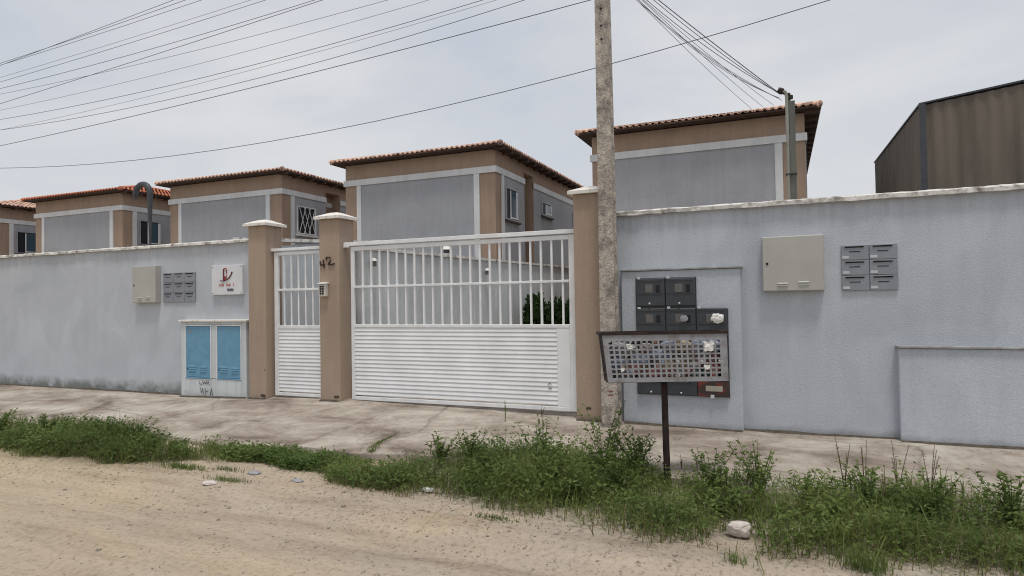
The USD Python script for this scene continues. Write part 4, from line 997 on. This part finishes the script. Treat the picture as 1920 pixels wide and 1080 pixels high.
def verge_points(n, pad=.0, clump=(.30, .62)):
    x = np.concatenate([rng.uniform(-9.5, 2.8, int(n * .85)), rng.uniform(-16, 6, n - int(n * .85))])
    u = rng.uniform(-.10 - pad, 1.10 + pad, n)
    lo, up = np.interp(x, LOWX, LOWY), np.interp(x, UPX, UPY)
    ragged = .22 * (meshkit.fbm(np.stack([x * 2.2, u * 0, u * 0], -1), 4, 23) - .5)
    y = lo + ragged + (up - lo) * u
    dens = meshkit.fbm(np.stack([x * 1.6, y * 2.2, x * 0], -1), 4, 29)
    edge = np.clip(np.minimum(u + .12, 1.12 - u) / .25, 0.05, 1)
    k = dens * (0.45 + .55 * edge) + .12 + .14 * np.exp(-((x + 5.6) / .5) ** 2) - 1.0 * (np.hypot((x + .29) / .20, (y + 3.16) / .22) < 1) > rng.uniform(clump[0], clump[1], n)
    return x[k], y[k], u[k], edge[k]
x, y, u, e = verge_points(50000, clump=(.34, .66))
hn = np.interp(x, HTX, HTY) * rng.uniform(.35, 1.15, len(x)) * (.45 + .55 * e) * (.25 + 1.5 * meshkit.fbm(np.stack([x * 2.0, y * 3.0, x * 0], -1), 3, 31) ** 1.3)
dry = rng.uniform(0, 1, len(x)) < np.interp(u, [0, .2, 1], [.55, .16, .14]) + .25 * ((x > -3.6) & (x < -2.6))
W_ = rng.uniform(.0035, .0085, len(x))
single('grass', blades(x[~dry], y[~dry], hn[~dry], W_[~dry]), 'grass_green', 'rough green grass along the verge between pavement and sand', 'grass', kind='stuff', at=np.zeros(3))
single('dry_grass', blades(x[dry], y[dry], hn[dry] * .9, W_[dry] * .8, .6), 'grass_dry', 'straw coloured dry grass mixed through the verge', 'grass', kind='stuff', at=np.zeros(3))
# tufts out on the sand and in the pavement crack
tx, ty, thh = [], [], []
for (cx, cy2, rx, ry, n, h) in ((-5.46, -3.05, .28, .06, 420, .06), (-4.66, -3.22, .22, .05, 260, .045), (-4.95, -2.95, .18, .05, 160, .04), (-1.94, -3.36, .16, .04, 200, .04), (-.29, -3.50, .08, .05, 60, .08), (-6.4, -2.98, .3, .05, 240, .05),
                               (-3.35, -2.96, .35, .06, 300, .06), (.42, -3.33, .12, .10, 260, .13), (-5.2, -2.6, .4, .05, 260, .06)):
    tx.append(cx + rng.normal(0, rx * .55, n)); ty.append(cy2 + rng.normal(0, ry * .6, n)); thh.append(np.full(n, h))
for q in range(700):
    s = rng.uniform(); wv = rng.normal(0, .035)
    tx.append([-3.92 - .20 * s + wv * .4 + .03 * math.sin(s * 9)]); ty.append([-2.25 + .90 * s + wv]); thh.append([.05 * (1.1 - .7 * s)])
tx, ty, thh = map(np.concatenate, (tx, ty, thh))
single('grass_tufts', blades(tx, ty, thh * rng.uniform(.5, 1.2, len(tx)), rng.uniform(.003, .006, len(tx)), .7), 'grass_green', 'small grass tufts on the sand and in the pavement crack', 'grass', kind='stuff', at=np.zeros(3))

def weed(x, y, h, spread, label, group, nst=9, leaf=.04, dens=16, leafy='weed_leaf', start=.15):
    z0 = float(ground_z(np.array([x]), np.array([y]))[0]) - .01
    t = Thing('weed', label, 'weed', (x, y, z0), group)
    st, C_, D_ = [], [], []
    for k in range(nst):
        a = rng.uniform(0, 6.28); rr = spread * rng.uniform(.2, 1); hh = h * rng.uniform(.55, 1.05)
        s = np.linspace(0, 1, 5)
        p = np.stack([x + rr * math.cos(a) * s ** 1.4, y + rr * math.sin(a) * s ** 1.4, z0 + hh * s], 1)
        st.append(tube(p, np.linspace(.004, .0015, 5), 4, False))
        q = rng.uniform(start, 1, dens)
        c = np.stack([np.interp(q, s, p[:, j]) for j in range(3)], 1)
        aa = rng.uniform(0, 6.28, dens); d = np.stack([np.cos(aa), np.sin(aa), rng.uniform(-.1, .8, dens)], 1); d /= np.linalg.norm(d, axis=1, keepdims=True)
        C_.append(c); D_.append(d)
    C_, D_ = np.vstack(C_), np.vstack(D_)
    t.part('stem', cat(st), 'stalk_brown' if leafy == 'grass_dry' else 'weed_leaf')
    t.part('leaves', leaf_quads(C_, D_, rng.uniform(.22, .36, len(C_)) * leaf, rng.uniform(.7, 1.4, len(C_)) * leaf), leafy, kind='stuff')
WS = [(-8.3, -2.55, .30, .20, 'l'), (-7.7, -2.65, .34, .24, 'l'), (-7.1, -2.7, .36, .26, 'l'), (-6.7, -2.6, .34, .24, 'l'), (-6.3, -2.7, .30, .2, 'l'), (-9.2, -2.6, .3, .25, 'l'), (-5.95, -2.68, .20, .16, 'l'),
      (-2.75, -2.15, .48, .22, 'm'), (-2.45, -2.5, .36, .22, 'm'), (-2.0, -2.2, .54, .24, 'm'), (-1.75, -2.55, .48, .25, 'm'), (-1.45, -2.15, .62, .26, 'm'), (-1.55, -2.8, .30, .22, 'm'), (-1.25, -2.45, .52, .24, 'm'), (-1.2, -2.0, .42, .2, 'm'),
      (-3.1, -2.1, .34, .2, 'm'),
      (-.55, -2.15, .44, .24, 'r'), (-.2, -2.2, .48, .24, 'r'), (.15, -2.3, .36, .24, 'r'), (.55, -2.25, .38, .24, 'r'), (.3, -2.7, .28, .22, 'r'), (.9, -2.4, .38, .24, 'r'), (-.45, -2.6, .30, .22, 'r'), (1.4, -2.3, .4, .25, 'r'), (1.9, -2.5, .4, .25, 'r')]
wl = {'l': ('leafy green weed in the thick clump at the left', 'leafy weeds of the left clump'), 'm': ('tall leafy weed in the clump left of the basket post', 'leafy weeds left of the basket post'), 'r': ('leafy weed in the grass right of the basket post', 'leafy weeds right of the basket post')}
for (x, y, h, s, q) in WS:
    weed(x, y, h, s, *wl[q], nst=17, leaf=.037, dens=26)
weed(-3.10, -.50, .26, .04, 'thin dark weed growing from the pavement before the gate slats', None, nst=3, leaf=.02, dens=12)
weed(-2.77, -.12, .16, .06, 'thin weed at the foot of the gate slats', None, nst=4, leaf=.016, dens=8, leafy='grass_dry')
for k, (x, y, h) in enumerate(((.42, -2.0, .52), (.55, -2.1, .50), (.78, -2.0, .46), (.98, -2.05, .54), (.66, -2.3, .42))):
    weed(x, y, h, .10, 'bare brown seed stalks standing above the grass at the right', 'brown seed stalks at the right', nst=4, leaf=.018, dens=7, leafy='grass_dry', start=.55)
for k, (x, y, h) in enumerate(((-.72, -1.72, .18), (-.86, -1.70, .15), (-3.55, -2.0, .18), (-3.3, -1.95, .16))):
    weed(x, y, h, .03, ('dry stalk sticking up beside the basket post' if k < 2 else 'dry stalk at the pavement edge left of the tall weeds'), ('dry stalks beside the basket post' if k < 2 else 'dry stalks at the pavement edge'), nst=3, leaf=.018, dens=6, leafy='grass_dry', start=.4)
# small ground-hugging weeds that fill the verge, too many to count
def rosette_leaves(n, hmax):
    x, y, u, e = verge_points(n, -.05, (.42, .70))
    k = len(x); m = 7
    h = np.interp(x, HTX, HTY) * hmax * rng.uniform(.35, 1.0, k)
    c = np.stack([x, y, ground_z(x, y)], 1)[:, None] + np.stack([rng.normal(0, .035, (k, m)), rng.normal(0, .035, (k, m)), h[:, None] * rng.uniform(.15, 1.05, (k, m))], 2)
    a = rng.uniform(0, 6.28, (k, m))
    d = np.stack([np.cos(a), np.sin(a), rng.uniform(-.15, .9, (k, m))], 2).reshape(-1, 3); d /= np.linalg.norm(d, axis=1, keepdims=True)
    n_ = k * m
    return leaf_quads(c.reshape(-1, 3), d, rng.uniform(.006, .013, n_), rng.uniform(.022, .055, n_))
single('ground_cover', rosette_leaves(11000, 1.05), 'weed_leaf', 'low leafy ground cover growing through the verge grass', 'ground cover', kind='stuff', at=np.zeros(3))
# dry crumbs and dead leaf bits blown onto the sand and pavement
n = 3000
x = rng.uniform(-9, 3, n); y = np.interp(x, LOWX, LOWY) + rng.normal(-.12, .30, n)
y = np.where(rng.uniform(0, 1, n) < .3, rng.uniform(-5.5, 0, n), y)
d = np.stack([rng.normal(size=n), rng.normal(size=n), rng.normal(0, .15, n)], 1); d /= np.linalg.norm(d, axis=1, keepdims=True)
single('dead_leaf_bits', leaf_quads(np.stack([x, y, ground_z(x, y) + .006], 1), d, rng.uniform(.0015, .004, n), rng.uniform(.008, .030, n)), 'stalk_brown', 'dead leaf and straw bits strewn along the verge', 'leaf litter', kind='stuff', at=np.zeros(3))

# dark soil strip whose colour also paints contact shade along the wall feet
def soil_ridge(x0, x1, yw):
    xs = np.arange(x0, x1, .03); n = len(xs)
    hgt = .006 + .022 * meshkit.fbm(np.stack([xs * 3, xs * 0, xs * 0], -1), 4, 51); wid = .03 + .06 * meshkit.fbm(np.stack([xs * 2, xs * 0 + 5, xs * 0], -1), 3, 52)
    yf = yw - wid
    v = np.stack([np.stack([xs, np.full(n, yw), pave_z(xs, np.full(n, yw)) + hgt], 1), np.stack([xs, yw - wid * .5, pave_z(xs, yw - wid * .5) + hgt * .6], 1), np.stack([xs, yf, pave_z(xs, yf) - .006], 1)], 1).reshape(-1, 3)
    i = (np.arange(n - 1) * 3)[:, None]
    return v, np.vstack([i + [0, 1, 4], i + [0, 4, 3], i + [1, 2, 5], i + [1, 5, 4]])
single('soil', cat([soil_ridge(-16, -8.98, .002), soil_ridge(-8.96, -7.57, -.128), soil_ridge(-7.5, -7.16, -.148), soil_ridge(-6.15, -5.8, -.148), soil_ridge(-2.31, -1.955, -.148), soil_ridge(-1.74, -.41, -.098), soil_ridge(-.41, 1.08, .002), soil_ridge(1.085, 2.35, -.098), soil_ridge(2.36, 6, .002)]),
       'soil_dark', 'dark soil strip that also paints contact shade along the foot of the street walls', 'soil', smooth=True, kind='stuff', at=np.zeros(3))
